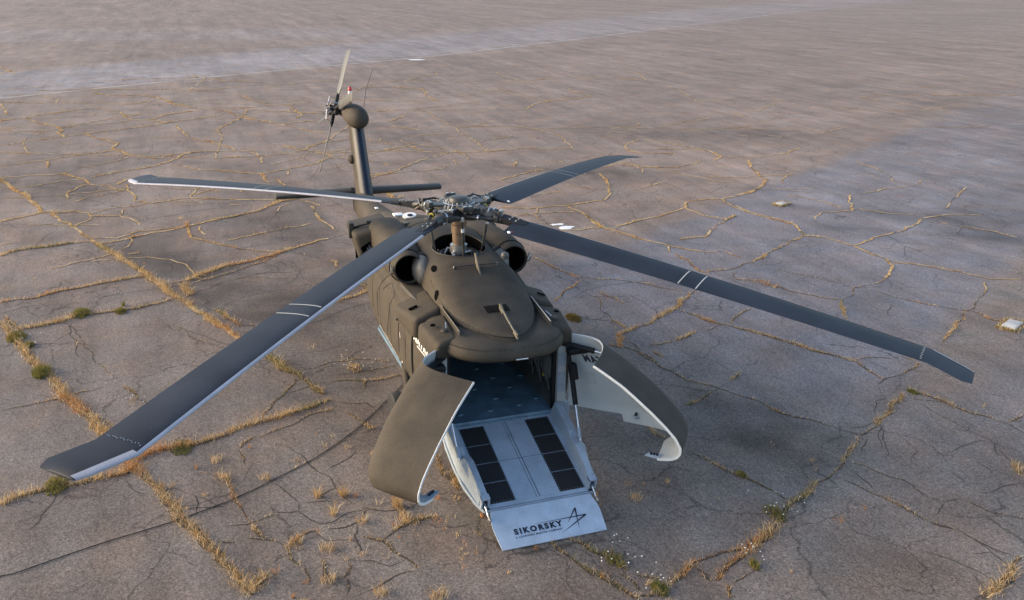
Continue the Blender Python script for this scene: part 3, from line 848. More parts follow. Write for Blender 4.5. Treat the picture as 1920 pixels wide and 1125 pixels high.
# loose tufts growing out of pinholes, thick in front of the nose
for q in range(210):
    u = rng.random()
    if u < .52: x, y = rng.uniform(.2, 5.5), rng.uniform(-5.2, -1.0)
    elif u < .8: x, y = rng.uniform(-16, 4), rng.uniform(-11, 12)
    else: x, y = rng.uniform(3.5, 6.5), rng.uniform(-1.5, 5)
    if mnoise.noise(Vector((x, y, 3)) * .7) < -.02: continue
    cols = rng.choice([STRAW, STRAW, STRAW, RUST, STRAW])
    tuft(x, y, rng.randint(3, 22), rng.uniform(.03, .12), rng.uniform(.015, .09), cols)
for x, y, n, h, sp in [(2.4, -2.62, 90, .17, .05), (2.95, -1.92, 120, .2, .07), (2.86, -2.87, 40, .22, .05), (3.2, -2.5, 40, .16, .08), (3.7, -3.1, 60, .14, .12), (1.3, -4.3, 50, .14, .1), (.7, -4.4, 45, .14, .1), (1.5, -3.7, 60, .1, .1), (3.9, 1.6, 60, .1, .1), (2.3, -3.0, 60, .16, .06), (3.4, -3.5, 50, .12, .1), (3.3, -1.9, 70, .12, .1), (4.4, -3.2, 60, .14, .1), (4.9, -2.6, 60, .14, .1), (5.1, -3.3, 50, .14, .1), (5.2, -1.9, 70, .14, .12)]:
    tuft(x, y, n, h, sp, STRAW)
gm = bpy.data.meshes.new('dry_grass'); gm.from_pydata(gverts, [], gfaces)
c_ = gm.color_attributes.new('tint', 'FLOAT_COLOR', 'POINT'); c_.data.foreach_set('color', [x for c in gcols for x in c])
def leaf_mat(name):
    m, nt, b = new_mat(name); N, L = nt.nodes, nt.links
    at = N.new('ShaderNodeAttribute'); at.attribute_name = 'tint'
    L.new(at.outputs['Color'], b.inputs['Base Color']); b.inputs['Roughness'].default_value = .7; b.inputs['Specular IOR Level'].default_value = .2
    tr = N.new('ShaderNodeBsdfTranslucent'); L.new(at.outputs['Color'], tr.inputs['Color'])
    mx = N.new('ShaderNodeMixShader'); mx.inputs[0].default_value = .35
    L.new(b.outputs[0], mx.inputs[1]); L.new(tr.outputs[0], mx.inputs[2]); L.new(mx.outputs[0], N['Material Output'].inputs['Surface'])
    return m
LEAF = leaf_mat('dry_leaf'); gm.materials.append(LEAF)
go = bpy.data.objects.new('dry_grass', gm); COL.objects.link(go)
tag(go, 'straw coloured dry grass growing in the asphalt cracks', 'grass', kind='stuff')

# green weeds and white flowering weeds, each a plant of its own
def weed(x, y, label, r=.28, h=.2, n=420, flowers=0, cols=GREEN, group=None):
    global gverts, gfaces, gcols
    gverts, gfaces, gcols = [], [], []
    for _ in range(n):
        a = rng.uniform(0, 2 * pi); q = r * .85 * rng.random() ** .7
        hh = .7 * h * rng.uniform(.4, 1.1) * (1 - .5 * q / r)
        blade((cos(a) * q, sin(a) * q * .6), hh, hh * rng.uniform(.3, 1), rng.uniform(.003, .007), rng.choice(cols))
    root = bpy.data.objects.new('flowering_weed' if flowers else 'green_weed', None); COL.objects.link(root); root.location = (x, y, 0)
    root.empty_display_size = .1
    me = bpy.data.meshes.new('leaves'); me.from_pydata(gverts, [], gfaces)
    c = me.color_attributes.new('tint', 'FLOAT_COLOR', 'POINT'); c.data.foreach_set('color', [v for k in gcols for v in k]); me.materials.append(LEAF)
    o = bpy.data.objects.new('leaves', me); COL.objects.link(o); o.parent = root
    if flowers:
        st = MB(); fl = MB()
        for _ in range(int(flowers * .4)):
            a = rng.uniform(0, 2 * pi); q = r * 1.5 * sqrt(rng.random()); hh = h * rng.uniform(.6, 1.7)
            t = Vector((cos(a) * q, sin(a) * q, hh)); st.tube([(t.x * .3, t.y * .3, 0), (t.x * .7, t.y * .7, hh * .6), t], .0022, 3)
            fl.lathe([(.003, -.003), (.011, .0), (.009, .005), (.003, .007)], t, (rng.uniform(-.4, .4), rng.uniform(-.4, .4), 1), 6)
        tag(st.build('stem', 'tan', root), kind='stuff'); tag(fl.build('blossom', 'white', root), kind='stuff')
    tag(root, label, 'weed', group or ('flowering weeds in the cracks' if flowers else 'green weeds in the cracks'))
OLV = GREEN + [(.30, .22, .06), (.22, .17, .05)]
weed(-6.05, -8.1, 'green weed clump at the left edge in the diagonal grassy crack', .4, .2, 700, cols=OLV)
weed(-3.9, -7.4, 'dark green bushy weed beside the upper rotor tip, in the diagonal crack', .34, .26, 800)
weed(.06, -4.92, 'bright green weed patch below the pale blade edge near the left blade tip', .36, .1, 700)
weed(-7.1, -6.05, 'small green weed on the crack, right of the brown bushy one, far left', .26, .16, 380, cols=OLV)
weed(-7.2, -6.9, 'brown green bushy weed on the crack left of the white flower, far left', .4, .2, 700, cols=OLV)
weed(-3.54, 3.83, 'round olive brown weed behind the left side pod', .34, .14, 800, cols=[(.16, .13, .035), (.34, .20, .06), (.22, .15, .04), (.10, .10, .03)])
weed(3.8, 3.57, 'small green weed right of the open door tip on a thin crack', .15, .1, 260)
weed(.72, -6.77, 'olive weed at the left blade tip on the grassy crack', .36, .18, 560, cols=OLV)
weed(5.97, .87, 'green weed with white flowers at the bottom edge right of the ramp', .2, .16, 380, 22)
weed(2.16, 8.56, 'small green weed on the crack below the far right blade', .17, .1, 260)
weed(-2.3, -1.54, 'pale flowering weed beside the fuselage, left of the white stripe', .3, .14, 160, 42, cols=STRAW)
weed(5.2, .6, 'flowering weed in the crack just below the ramp lip', .26, .16, 200, 34, cols=OLV)
weed(5.95, 2.36, 'lone flowering weed at the lower middle right, off the main crack', .14, .2, 120, 26, cols=OLV)
weed(4.95, 3.4, 'flowering weed halfway along the thick crack at lower right', .3, .18, 240, 36, cols=OLV)
weed(-2.06, -5.7, 'low white flowers on bare asphalt above the left blade', .2, .06, 40, 16, cols=STRAW)
weed(-5.5, -7.8, 'white flowering weed in the diagonal crack at the left edge', .24, .2, 180, 16, cols=OLV)
weed(-7.5, -6.0, 'single tall white flower above the small green weed at far left', .08, .26, 40, 5, cols=OLV)

# ------------------------------------------------------------------ small things on the apron
def scrap(name, x, y, rx, ry, label, seed, n=17, mat='white', h=.012, cat='scrap'):
    r_ = random.Random(seed); b = MB(); ring = []
    for k in range(n):
        a = 2 * pi * k / n; q = 1 + r_.uniform(-.3, .25); ring.append((cos(a) * rx * q, sin(a) * ry * q))
    b.loft([[(p, q, .004) for p, q in ring], [(p * .97, q * .97, h) for p, q in ring]], True, True, True)
    o = b.build(name, mat, smooth=False); o.location = (x, y, 0); return tag(o, label, cat)
scrap('white_scrap', -11.36, 6.72, .10, .24, 'smaller flat white scrap, left one behind the right front rotor blade', 1)
scrap('white_scrap', -10.94, 6.85, .17, .26, 'larger jagged white scrap behind the right front rotor blade', 2)
scrap('white_scrap', -65.1, 16.2, .5, .7, 'far white scrap beside the runway edge line', 3)
def slab(x, y, rz, lx, ly, label, seed):
    root = bpy.data.objects.new('ground_marker', None); COL.objects.link(root); root.location = (x, y, 0); root.rotation_euler.z = rz
    MB().box((0, 0, .035), (lx, ly, .07), bevel=.02).build('slab', paint('pale_concrete', (.46, .45, .42), .8, grain=.3, var=.3), root)
    global gverts, gfaces, gcols
    gverts, gfaces, gcols = [], [], []
    for _ in range(420):
        s_ = rng.choice((-1, 1)); e = rng.choice((0, 1))
        p = (s_ * lx * .56 * (1 if e else rng.random()), rng.choice((-1, 1)) * ly * (.6 if not e else rng.random() * .6))
        blade((p[0] + rng.gauss(0, .04), p[1] + rng.gauss(0, .03)), rng.uniform(.05, .12), .05, .006, rng.choice(STRAW + GREEN))
    me = bpy.data.meshes.new('grass_fringe'); me.from_pydata(gverts, [], gfaces)
    c = me.color_attributes.new('tint', 'FLOAT_COLOR', 'POINT'); c.data.foreach_set('color', [v for k in gcols for v in k]); me.materials.append(LEAF)
    o = bpy.data.objects.new('grass_fringe', me); COL.objects.link(o); o.parent = root; tag(o, kind='stuff')
    tag(root, label, 'marker', 'concrete markers set in the apron')
slab(.02, 13.45, .45, .32, .62, 'pale concrete marker ringed by grass at the right edge', 1)
slab(-11.6, 15.36, .4, .30, .46, 'small pale concrete marker in the distance above the right front rotor blade', 2)
CORD = [(-1.31, -.74), (-.75, -1.16), (-.11, -1.66), (.32, -2.01), (.8, -2.51), (1.18, -2.95), (1.44, -3.34), (1.66, -3.7), (1.77, -3.87), (2.02, -4.33), (2.29, -5.0), (2.46, -5.63), (2.59, -6.15), (2.79, -6.72), (2.93, -7.1), (2.94, -7.6)]
cp = []
for (ax, ay), (bx, by) in zip(CORD, CORD[1:]):
    for k in range(5):
        t = k / 5; x, y = lerp(ax, bx, t), lerp(ay, by, t); cp.append((x + .012 * mnoise.noise(Vector((x, y, 0)) * 2), y + .012 * mnoise.noise(Vector((x, y, 5)) * 2), .013))
tag(MB().tube(cp, .007, 6).build('power_cord', 'black'), 'thin black cord lying across the asphalt from under the helicopter', 'cord')

# ------------------------------------------------------------------ the helicopter
HELI = bpy.data.objects.new('helicopter', None); COL.objects.link(HELI); HELI.empty_display_size = 1
tag(HELI, 'dark olive utility helicopter with its nose doors swung open and a grey loading ramp lowered', 'helicopter')
H = HELI
# stations: x, half width, bottom, waist, top, exponent below, exponent above
FUS = [(-8.9, .22, 1.42, 1.75, 2.02, 2.2, 2.2), (-7.0, .34, 1.26, 1.72, 2.14, 2.4, 2.4), (-5.2, .52, 1.10, 1.66, 2.28, 2.4, 2.6), (-4.2, .80, .92, 1.6, 2.38, 2.5, 3.0), (-3.2, 1.06, .68, 1.52, 2.46, 2.6, 3.6),
       (-2.2, 1.17, .57, 1.5, 2.5, 2.6, 4.2), (-1.0, 1.18, .55, 1.5, 2.5, 2.7, 4.5), (.5, 1.18, .55, 1.5, 2.46, 2.8, 4.5), (1.4, 1.17, .55, 1.5, 2.42, 2.9, 4.5), (1.9, 1.16, .56, 1.5, 2.36, 3.0, 4.5), (2.2, 1.15, .58, 1.5, 2.24, 3.0, 5.0)]
def fsec(x, n=56, inset=0.0):
    w, zb, zc, zt, nl, nu = smooth_tab(FUS, x, .3) if x < 1.85 else interp(FUS, x)
    w -= inset; zb += inset; zt -= inset; out = []
    for k in range(n):
        t = 2 * pi * k / n; c, s = cos(t), sin(t); e = 2 / (nu if s > 0 else nl)
        out.append((x, w * sgp(c, e), zc + ((zt - zc) if s > 0 else (zc - zb)) * sgp(s, e)))
    return out
def side_y(x, z):
    w, zb, zc, zt, nl, nu = smooth_tab(FUS, x, .3) if x < 1.85 else interp(FUS, x)
    n, h = (nu, zt - zc) if z > zc else (nl, zc - zb)
    return w * max(0, 1 - min(1, abs(z - zc) / h) ** n) ** (1 / n)
stx = [-8.9, -8.4, -7.7, -7, -6.3, -5.6, -5.1, -4.7, -4.3, -3.9, -3.5, -3.1, -2.7, -2.3, -1.9, -1.4, -.9, -.4, .1, .6, 1.0, 1.04]
MB().loft([fsec(x) for x in stx], True, True, False).build('fuselage', 'olive', H)
MB().loft([fsec(x) for x in (1.10, 1.3, 1.5, 1.7, 1.85, 1.9, 2.0, 2.1, 2.2)] + [fsec(2.2, inset=.05), fsec(1.1, inset=.05)], True, False, False).build('front_collar', 'olive', H)
MB().loft([fsec(x, inset=.014) for x in (1.0, 1.07, 1.14)], True, False, False).build('door_seal', 'black', H)
MB().loft([fsec(x, inset=.06) for x in (2.19, 1.2, 0, -1.2, -2.3)], True, False, True).build('cabin_liner', 'cabin', H)
for x_ in (1.75, 1.1, .45, -.2, -.9, -1.6):
    ring_ = fsec(x_, inset=.085); MB().tube([p for p in ring_ if p[2] > .8][:29], .03, 6).build('cabin_frame', 'pad', H)
# cabin floor
MB().box((-.06, 0, .80), (4.52, 2.06, .08)).build('cabin_floor', 'floor', H)
fl = H.children[-1] if False else [c for c in bpy.data.objects if c.name == 'cabin_floor'][0]
for y in (-.9, -.62, -.34, -.06, .22, .5, .78):
    MB().box((-.05, y, .842), (4.4, .012, .008)).build('floor_rail', 'floor', fl, smooth=False)
td = MB().ball((0, 0, 0), (.03, .055, .018), 10, 6)
tdo = None
for i, (x, y) in enumerate([(1.95, -.1), (1.55, -.5), (1.55, .12), (1.2, .5), (1.75, .78), (1.1, -.1), (.75, .35), (.55, -.3), (.3, .2), (.2, .72), (-.2, -.2), (-.3, .5), (.8, .85), (1.95, -.62), (1.9, .42)]):
    if tdo is None: tdo = td.build('tie_down', 'floor', fl); o = tdo
    else: o = tdo.copy(); COL.objects.link(o); o.parent = fl
    o.location = (x, y, .848); o.rotation_euler.z = rng.uniform(-.3, .3)
hs = MB().box((2.205, 0, .80), (.05, 2.06, .1), bevel=.012)
for k in range(14): hs.lathe([(.02, -.05), (.02, .05)], (2.245, -.9 + k * .138, .79), (0, 1, 0), 8)
hs.build('floor_sill', 'floor', H)
# frame of the open nose
for s in (-1, 1):
    f = MB()
    f.hexa([(2.19, s * .93, .84), (2.27, s * .93, .84), (2.27, s * 1.09, .84), (2.19, s * 1.09, .84), (2.19, s * .93, 2.1), (2.27, s * .93, 2.1), (2.27, s * 1.06, 2.1), (2.19, s * 1.06, 2.1)], .008, 1)
    fo = f.build('door_frame', 'door_in', H)
    MB().box((2.275, s * 1.0, 1.35), (.012, .13, .35)).build('frame_plate', 'ramp', fo)
    MB().box((2.275, s * 1.0, 1.75), (.012, .13, .22)).build('frame_plate', 'ramp', fo)
    MB().box((2.17, s * .895, 1.46), (.05, .06, 1.2)).build('frame_seal', 'black', fo)
    MB().hexa([(2.1, s * 1.0, .7), (2.32, s * 1.0, .7), (2.32, s * 1.14, .7), (2.1, s * 1.14, .7), (2.1, s * 1.0, .98), (2.32, s * 1.0, .98), (2.32, s * 1.14, .98), (2.1, s * 1.14, .98)], .01, 1).build('hinge_block', 'ramp', fo)
    for k in range(5):
        p = MB().ball((0, 0, 0), (.20, .10, .24), 14, 8).build('cabin_pad', 'pad', H)
        p.location = (1.75 - k * .48, s * (.98 - .03 * (k % 2)), 1.55 + .12 * ((k * 7) % 3 - 1)); p.rotation_euler = (0, .3 * s, .2 * k)
hb = MB()
for k in range(9): hb.tube([(1.9 - k * .12, .94, 1.05 + .1 * (k % 3)), (1.86 - k * .12, .9, 1.4), (1.8 - k * .12, .96, 1.7 + .05 * (k % 2))], .014, 6)
hb.build('cable_bundle', 'pad', H)
MB().box((1.7, .92, 1.25), (.05, .03, .05)).build('warning_tag', 'yellow', H)

# ---- visor over the ramp
def visor():
    b = MB(); secs = []; n = 60
    for k, z in [(.02, 2.42), (.45, 2.415), (.72, 2.40), (.86, 2.375), (.94, 2.335), (.985, 2.265), (1.0, 2.19), (.995, 2.14), (.975, 2.105), (.94, 2.10), (.88, 2.12), (.5, 2.15), (.02, 2.16)]:
        ring = []
        for i in range(n):
            t = 2 * pi * i / n; c, s_ = cos(t), sin(t)
            a = 1.53 if c > 0 else .5
            e = 2 / 3.1 if c > 0 else 2 / 6
            x = 1.36 + a * k * sgp(c, e); y = 1.075 * k * sgp(s_, e if c > 0 else 2 / 4)
            y *= 1 - .03 * max(0, x - 1.9)
            ring.append((x, y, z))
        secs.append(ring)
    b.loft(secs); return b
vz = visor().build('nose_visor', 'olive', H, angle=60)
MB().box((2.88, .06, 2.135), (.05, .2, .025), bevel=.008).build('latch', 'chrome', vz)

# ---- pylon fairing with the rotor well
PYL = [(-1.3, .73, 3.15, 3.4), (-.9, .75, 3.16, 3.4), (-.6, .755, 3.14, 3.4), (.35, .76, 2.995, 3.8), (.62, .77, 2.985, 3.9), (.85, .785, 2.945, 3.7), (1.24, .79, 2.82, 3.2), (1.78, .715, 2.665, 2.8), (2.11, .58, 2.585, 2.5), (2.37, .44, 2.525, 2.4), (2.57, .27, 2.475, 2.3), (2.68, .12, 2.445, 2.2), (2.715, .03, 2.43, 2.0)]
def pyl(x): return smooth_tab(PYL, x, .12) if x < 2.3 else interp(PYL, x)
def pyl_z(x, y):
    w, zt, n = pyl(x); return 2.34 + (zt - 2.34) * max(0, 1 - (abs(y) / w) ** n) ** (1 / n)
def psec(x, n=48):
    w, zt, e = pyl(x); out = []
    for k in range(n + 1):
        t = pi * k / n; out.append((x, w * sgp(cos(t), 2 / e), 2.34 + (zt - 2.34) * sgp(sin(t), 2 / e)))
    out += [(x, -w, 2.2), (x, w, 2.2)]
    return out
py_o = MB().loft([psec(-1.3 + k * .1) for k in range(37)] + [psec(x) for x in (2.38, 2.46, 2.53, 2.58, 2.63, 2.67, 2.70, 2.714)]).build('pylon_fairing', 'olive', H, angle=50)
WX = -.13
sm = []
for k in range(61):
    x = 2.715 - abs(k - 30) / 30 * 2.2
    w_ = pyl(x)[0]; sm.append((x + .006, (w_ + .004) * (1 if k > 30 else -1), 2.425 if x > 1.3 else 2.44))
MB().tube(sm, .008, 5).build('fairing_seam', 'black', py_o)
cut(py_o, [MB().lathe([(.475, 2.7), (.475, 3.6)], (WX, 0, 0), (0, 0, 1), 64)])
wl = []
for r_, z_ in ((.02, 2.715), (.44, 2.715), (.470, 2.73), (.470, None)):
    wl.append([(WX + r_ * cos(2 * pi * k / 48), r_ * sin(2 * pi * k / 48), z_ if z_ else pyl_z(WX + r_ * cos(2 * pi * k / 48), r_ * sin(2 * pi * k / 48)) - .004) for k in range(48)])
MB().loft(wl, True, False, False).build('rotor_well', 'void', H)  # lining coloured black to stand for the shade down in the well
rim = MB(); rim.tube([(WX + .478 * cos(2 * pi * k / 48), .478 * sin(2 * pi * k / 48), pyl_z(WX + .478 * cos(2 * pi * k / 48), .478 * sin(2 * pi * k / 48)) + .002) for k in range(49)], .011, 6)
rim.build('well_rim', 'olive_dark', H)
def patch(cx, cy, rx, ry, nrm_lift=.006, n=20):
    """little disc that follows the fairing skin"""
    v = [(cx, cy, pyl_z(cx, cy) + nrm_lift)]
    for k in range(n):
        a = 2 * pi * k / n; x, y = cx + rx * cos(a), cy + ry * sin(a); v.append((x, y, pyl_z(x, y) + nrm_lift))
    return MB().add(v, [(0, 1 + k, 1 + (k + 1) % n) for k in range(n)])
def skin(x, t, lift=.004):
    w, zt, e = pyl(x); return Vector((x, (w + lift) * sgp(cos(t), 2 / e), 2.34 + (zt + lift - 2.34) * sgp(sin(t), 2 / e)))
def skin_patch(cx, ct, rx, rt_, n=24):
    b = MB(); v = [skin(cx, ct)]; f = []
    for r_i in range(1, 5):
        for k in range(n): v.append(skin(cx + rx * r_i / 4 * cos(2 * pi * k / n), ct + rt_ * r_i / 4 * sin(2 * pi * k / n)))
    for k in range(n): f.append((0, 1 + k, 1 + (k + 1) % n))
    for r_i in range(3):
        for k in range(n): a = 1 + r_i * n; f.append((a + k, a + n + k, a + n + (k + 1) % n, a + (k + 1) % n))
    return b.add(v, f)
skin_patch(1.08, pi - .36, .075, .17).build('vent_port', 'void', py_o)  # black discs laid on the skin, painting the dark of holes
skin_patch(.50, pi - .80, .13, .13).build('vent_scoop', 'void', py_o)
fs = MB()
for k in range(0, 61, 1):
    x = 2.66 - abs(k - 30) / 30 * 2.0; w_ = pyl(x)[0]; y_ = (w_ - .035) * (1 if k > 30 else -1)
    if abs(y_) > .02: fs.box((x, y_, pyl_z(x, y_) + .001), (.016, .016, .01))
tag(fs.build('seam_fasteners', 'dark_metal', py_o, smooth=False), kind='stuff')
vf = MB()
for k in range(54):
    t = -1.45 + 2.9 * k / 53; c_, s_ = cos(t), sin(t); vf.box((1.36 + 1.53 * .968 * sgp(c_, 2 / 3.1), 1.075 * .968 * sgp(s_, 2 / 3.1) * (1 - .03 * max(0, 1.36 + 1.53 * sgp(c_, 2 / 3.1) - 1.9)), 2.30), (.014, .014, .012))
tag(vf.build('visor_fasteners', 'dark_metal', vz, smooth=False), kind='stuff')
# grille
gr = MB(); 
for k in range(15):
    y0 = -.19 + k * .0255
    gr.add([(1.86, y0 - .02, pyl_z(1.86, y0 - .02) + .006), (1.86, y0 - .005, pyl_z(1.86, y0 - .005) + .006), (2.06, y0 + .003, pyl_z(2.06, y0 + .003) + .006), (2.06, y0 - .012, pyl_z(2.06, y0 - .012) + .006)], [(0, 1, 2, 3)])
gr.build('vent_grille', 'void', py_o, smooth=False)
# rod across the brow, blade antennas, wire cutters
br = MB(); br.tube([(.78, -.36, pyl_z(.78, -.36) + .035), (.80, 0, pyl_z(.80, 0) + .035), (.78, .40, pyl_z(.78, .40) + .035)], .009, 6)
for y in (-.36, .40): br.lathe([(.03, -.01), (.03, .02), (.012, .05)], (.78, y, pyl_z(.78, y)), (0, 0, 1), 8)
br.build('brow_rod', 'dark_metal', py_o)
def plate(name, pts, ty, mat, parent):
    """flat plate in the x-z plane of thickness ty"""
    b = MB(); b.loft([[(x, y - ty / 2, z) for x, y, z in pts], [(x, y + ty / 2, z) for x, y, z in pts]]); return b.build(name, mat, parent, smooth=False)
plate('blade_antenna', [(.80, .02, 2.95), (1.04, .02, 2.88), (.95, .02, 2.96), (.76, .02, 3.17), (.70, .02, 3.17)], .02, 'tan', py_o)
plate('wire_cutter', [(1.99, .02, 2.60), (2.12, .02, 2.57), (2.12, .02, 2.66), (2.03, .02, 2.72), (1.97, .02, 2.70)], .03, 'tan', py_o)
MB().tube([(2.08, .02, 2.66), (2.4, .02, 2.56), (2.74, .02, 2.47), (2.80, .02, 2.50)], [.022, .018, .014, .008], 6).build('cutter_bar', 'tan', py_o)
plate('cutter_foot', [(2.58, .02, 2.44), (2.8, .02, 2.42), (2.76, .02, 2.5), (2.66, .02, 2.52)], .022, 'tan', py_o)

# ---- spine behind the rotor
SPI = [(-5.9, .20, 2.27, 2.4), (-5.0, .30, 2.42, 2.6), (-4.2, .40, 2.60, 3), (-3.3, .52, 2.82, 3.2), (-2.3, .64, 3.0, 3.4), (-1.3, .72, 3.145, 3.4)]
def ssec(x, n=40):
    w, zt, e = smooth_tab(SPI, x, .3) if -5.5 < x < -1.7 else interp(SPI, x); zb = 2.0 if x > -5 else 1.9
    return [(x, w * sgp(cos(pi * k / n), 2 / e), 2.1 + (zt - 2.1) * sgp(sin(pi * k / n), 2 / e)) for k in range(n + 1)] + [(x, -w, zb), (x, w, zb)]
sp = MB().loft([ssec(-5.9 + k * .23) for k in range(21)]).build('spine_fairing', 'olive', H)
MB().lathe([(.01, .0), (.14, .0), (.14, .03), (.01, .035)], (-3.0, -.17, 2.88), (.12, -.1, 1), 20).build('satellite_dome', 'white', sp)
MB().lathe([(.005, .0), (.055, .0), (.055, .012), (.005, .013)], (-2.95, -.17, 2.914), (.12, -.1, 1), 14).build('dome_eye', 'black', sp)
MB().box((-3.62, -.26, 2.765), (.2, .2, .04), bevel=.01).build('white_panel', 'white', sp)
MB().box((-6.6, -.08, 2.17), (.14, .08, .02), bevel=.005).build('white_panel', 'white', sp)
MB().box((-2.2, -.45, 2.9), (.18, .10, .18), bevel=.02).build('spine_box', 'tan', sp)
MB().box((-1.9, -.52, 2.93), (.06, .14, .03)).build('white_panel', 'white', sp)
# deck plate seams
for x in (-1.8, -2.6):
    q = ssec(x)[:41]; MB().tube([(p[0], p[1] * 1.003, p[2] + .002) for p in q], .006, 4).build('panel_seam', 'black', sp)

# ---- engines
for s in (-1, 1):
    def ring(x, cy, cz, w, h, e, n=36): return [(x, s * cy + w * sgp(cos(2 * pi * k / n), 2 / e), cz + h * sgp(sin(2 * pi * k / n), 2 / e)) for k in range(n)]
    cy, cz = .955, 2.775
    nac = MB().loft([ring(.02, cy, cz, .228, .228, 2), ring(.075, cy, cz, .245, .245, 2), ring(.07, cy, cz, .262, .262, 2), ring(.02, cy, cz, .278, .278, 2), ring(-.12, cy, cz, .290, .290, 2),
                     ring(-.16, cy, cz, .298, .298, 2.1), ring(-.5, cy - .03, cz + .0, .33, .33, 2.3), ring(-1.1, cy - .09, cz - .02, .335, .34, 2.6), ring(-1.7, cy - .14, cz - .03, .33, .34, 3), ring(-2.4, cy - .14, cz - .06, .33, .34, 3)], True, False, True)
    no = nac.build('engine_nacelle', 'olive', H)
    ex = MB().hexa([(-3.6, s * .6, 2.2), (-2.1, s * .7, 2.15), (-2.16, s * 1.34, 2.15), (-3.5, s * 1.25, 2.25), (-3.6, s * .6, 2.86), (-2.05, s * .7, 2.98), (-2.2, s * 1.47, 2.80), (-3.5, s * 1.4, 2.75)], .09, 4)
    eo = ex.build('exhaust_housing', 'olive', H, angle=60)
    cut(eo, [MB().hexa([(-2.55, s * 1.0, 2.38), (-1.9, s * .98, 2.40), (-1.9, s * 1.27, 2.26), (-2.55, s * 1.25, 2.28), (-2.55, s * 1.08, 2.70), (-1.9, s * 1.06, 2.73), (-1.9, s * 1.36, 2.56), (-2.55, s * 1.33, 2.54)])])
    MB().hexa([(-2.56, s * .98, 2.24), (-2.52, s * .98, 2.24), (-2.52, s * 1.38, 2.24), (-2.56, s * 1.38, 2.24), (-2.56, s * .98, 2.74), (-2.52, s * .98, 2.74), (-2.52, s * 1.38, 2.74), (-2.56, s * 1.38, 2.74)]).build('exhaust_bay', 'void', eo, smooth=False)
    MB().hexa([(-2.5, s * 1.02, 2.385), (-2.16, s * 1.0, 2.40), (-2.16, s * 1.25, 2.275), (-2.5, s * 1.24, 2.29), (-2.5, s * 1.025, 2.395), (-2.16, s * 1.005, 2.41), (-2.16, s * 1.255, 2.285), (-2.5, s * 1.245, 2.30)]).build('bay_floor', 'void', eo, smooth=False)
    for k in range(5):
        y_ = 1.04 + .045 * k
        MB().hexa([(-2.45, s * y_, 2.36 - .02 * k), (-2.22, s * y_, 2.37 - .02 * k), (-2.22, s * (y_ + .02), 2.36 - .02 * k), (-2.45, s * (y_ + .02), 2.35 - .02 * k), (-2.45, s * (y_ + .05), 2.56 - .03 * k), (-2.25, s * (y_ + .05), 2.55 - .03 * k), (-2.25, s * (y_ + .065), 2.55 - .03 * k), (-2.45, s * (y_ + .065), 2.55 - .03 * k)]).build('exhaust_vane', 'white' if k < 3 else 'steel', eo, smooth=False)
    MB().loft([ring(.03, cy, cz, .229, .229, 2), ring(-.1, cy, cz, .225, .225, 2), ring(-.45, cy, cz, .19, .19, 2)], True, False, True).build('intake_throat', 'void', no)
    MB().tube([(-.14, s * cy + .298 * cos(2 * pi * k / 32), cz + .298 * sin(2 * pi * k / 32)) for k in range(33)], .013, 5).build('cowl_seam', 'black', no)
    MB().ball((0, 0, 0), (.26, .165, .265), 22, 14).build('intake_centre_body', 'ball', no)
    bb = [c for c in no.children if c.name.startswith('intake_centre_body')][0]; bb.location = (-.02, s * .715, 2.72)
    MB().ball((0, 0, 0), (.23, .155, .285), 22, 14).build('body_seal', 'black', no)
    bb = [c for c in no.children if c.name.startswith('body_seal')][0]; bb.location = (-.09, s * .70, 2.72)
    # exhaust duct rail on the cowling
    MB().tube([(-2.2, s * .80, 2.99), (-2.45, s * .9, 2.98), (-2.6, s * 1.05, 2.92), (-2.75, s * 1.36, 2.80)], .02, 6).build('cowl_rail', 'black', eo)
    MB().box((-2.7, s * 1.42, 2.76), (.10, .10, .30), bevel=.01).build('cowl_latch', 'olive_dark', eo)
    MB().box((-2.58, s * 1.04, 2.93), (.09, .22, .07), bevel=.01).build('cowl_latch', 'olive_dark', eo)
    MB().box((-2.3, s * 1.02, 2.895), (.07, .10, .012), bevel=.003).build('housing_slot', 'void', eo)
    ck_ = MB()
    for k in range(5): ck_.tube([(-.02 + .03 * k, s * (1.22 + .01 * k), 2.70 + .03 * k), (.03, s * 1.27, 2.72 + .05 * ((k * 3) % 4))], .012, 5)
    ck_.build('cowl_catch', 'steel', no)
    # shelf under the intake and front deck box
    MB().hexa([(-.1, s * .6, 2.40), (.75, s * .6, 2.38), (.75, s * 1.02, 2.36), (-.1, s * 1.1, 2.40), (-.1, s * .6, 2.50), (.75, s * .6, 2.46), (.75, s * 1.0, 2.44), (-.1, s * 1.08, 2.50)], .02, 2).build('engine_shelf', 'olive_dark', H)

# little dome beside the left intake, as on the upper deck
MB().lathe([(.06, 0), (.07, .03), (.07, .07), (.055, .10), (.02, .115)], (.42, .66, 2.93), (0, 0, 1), 18).build('dome_light', 'ball', H)

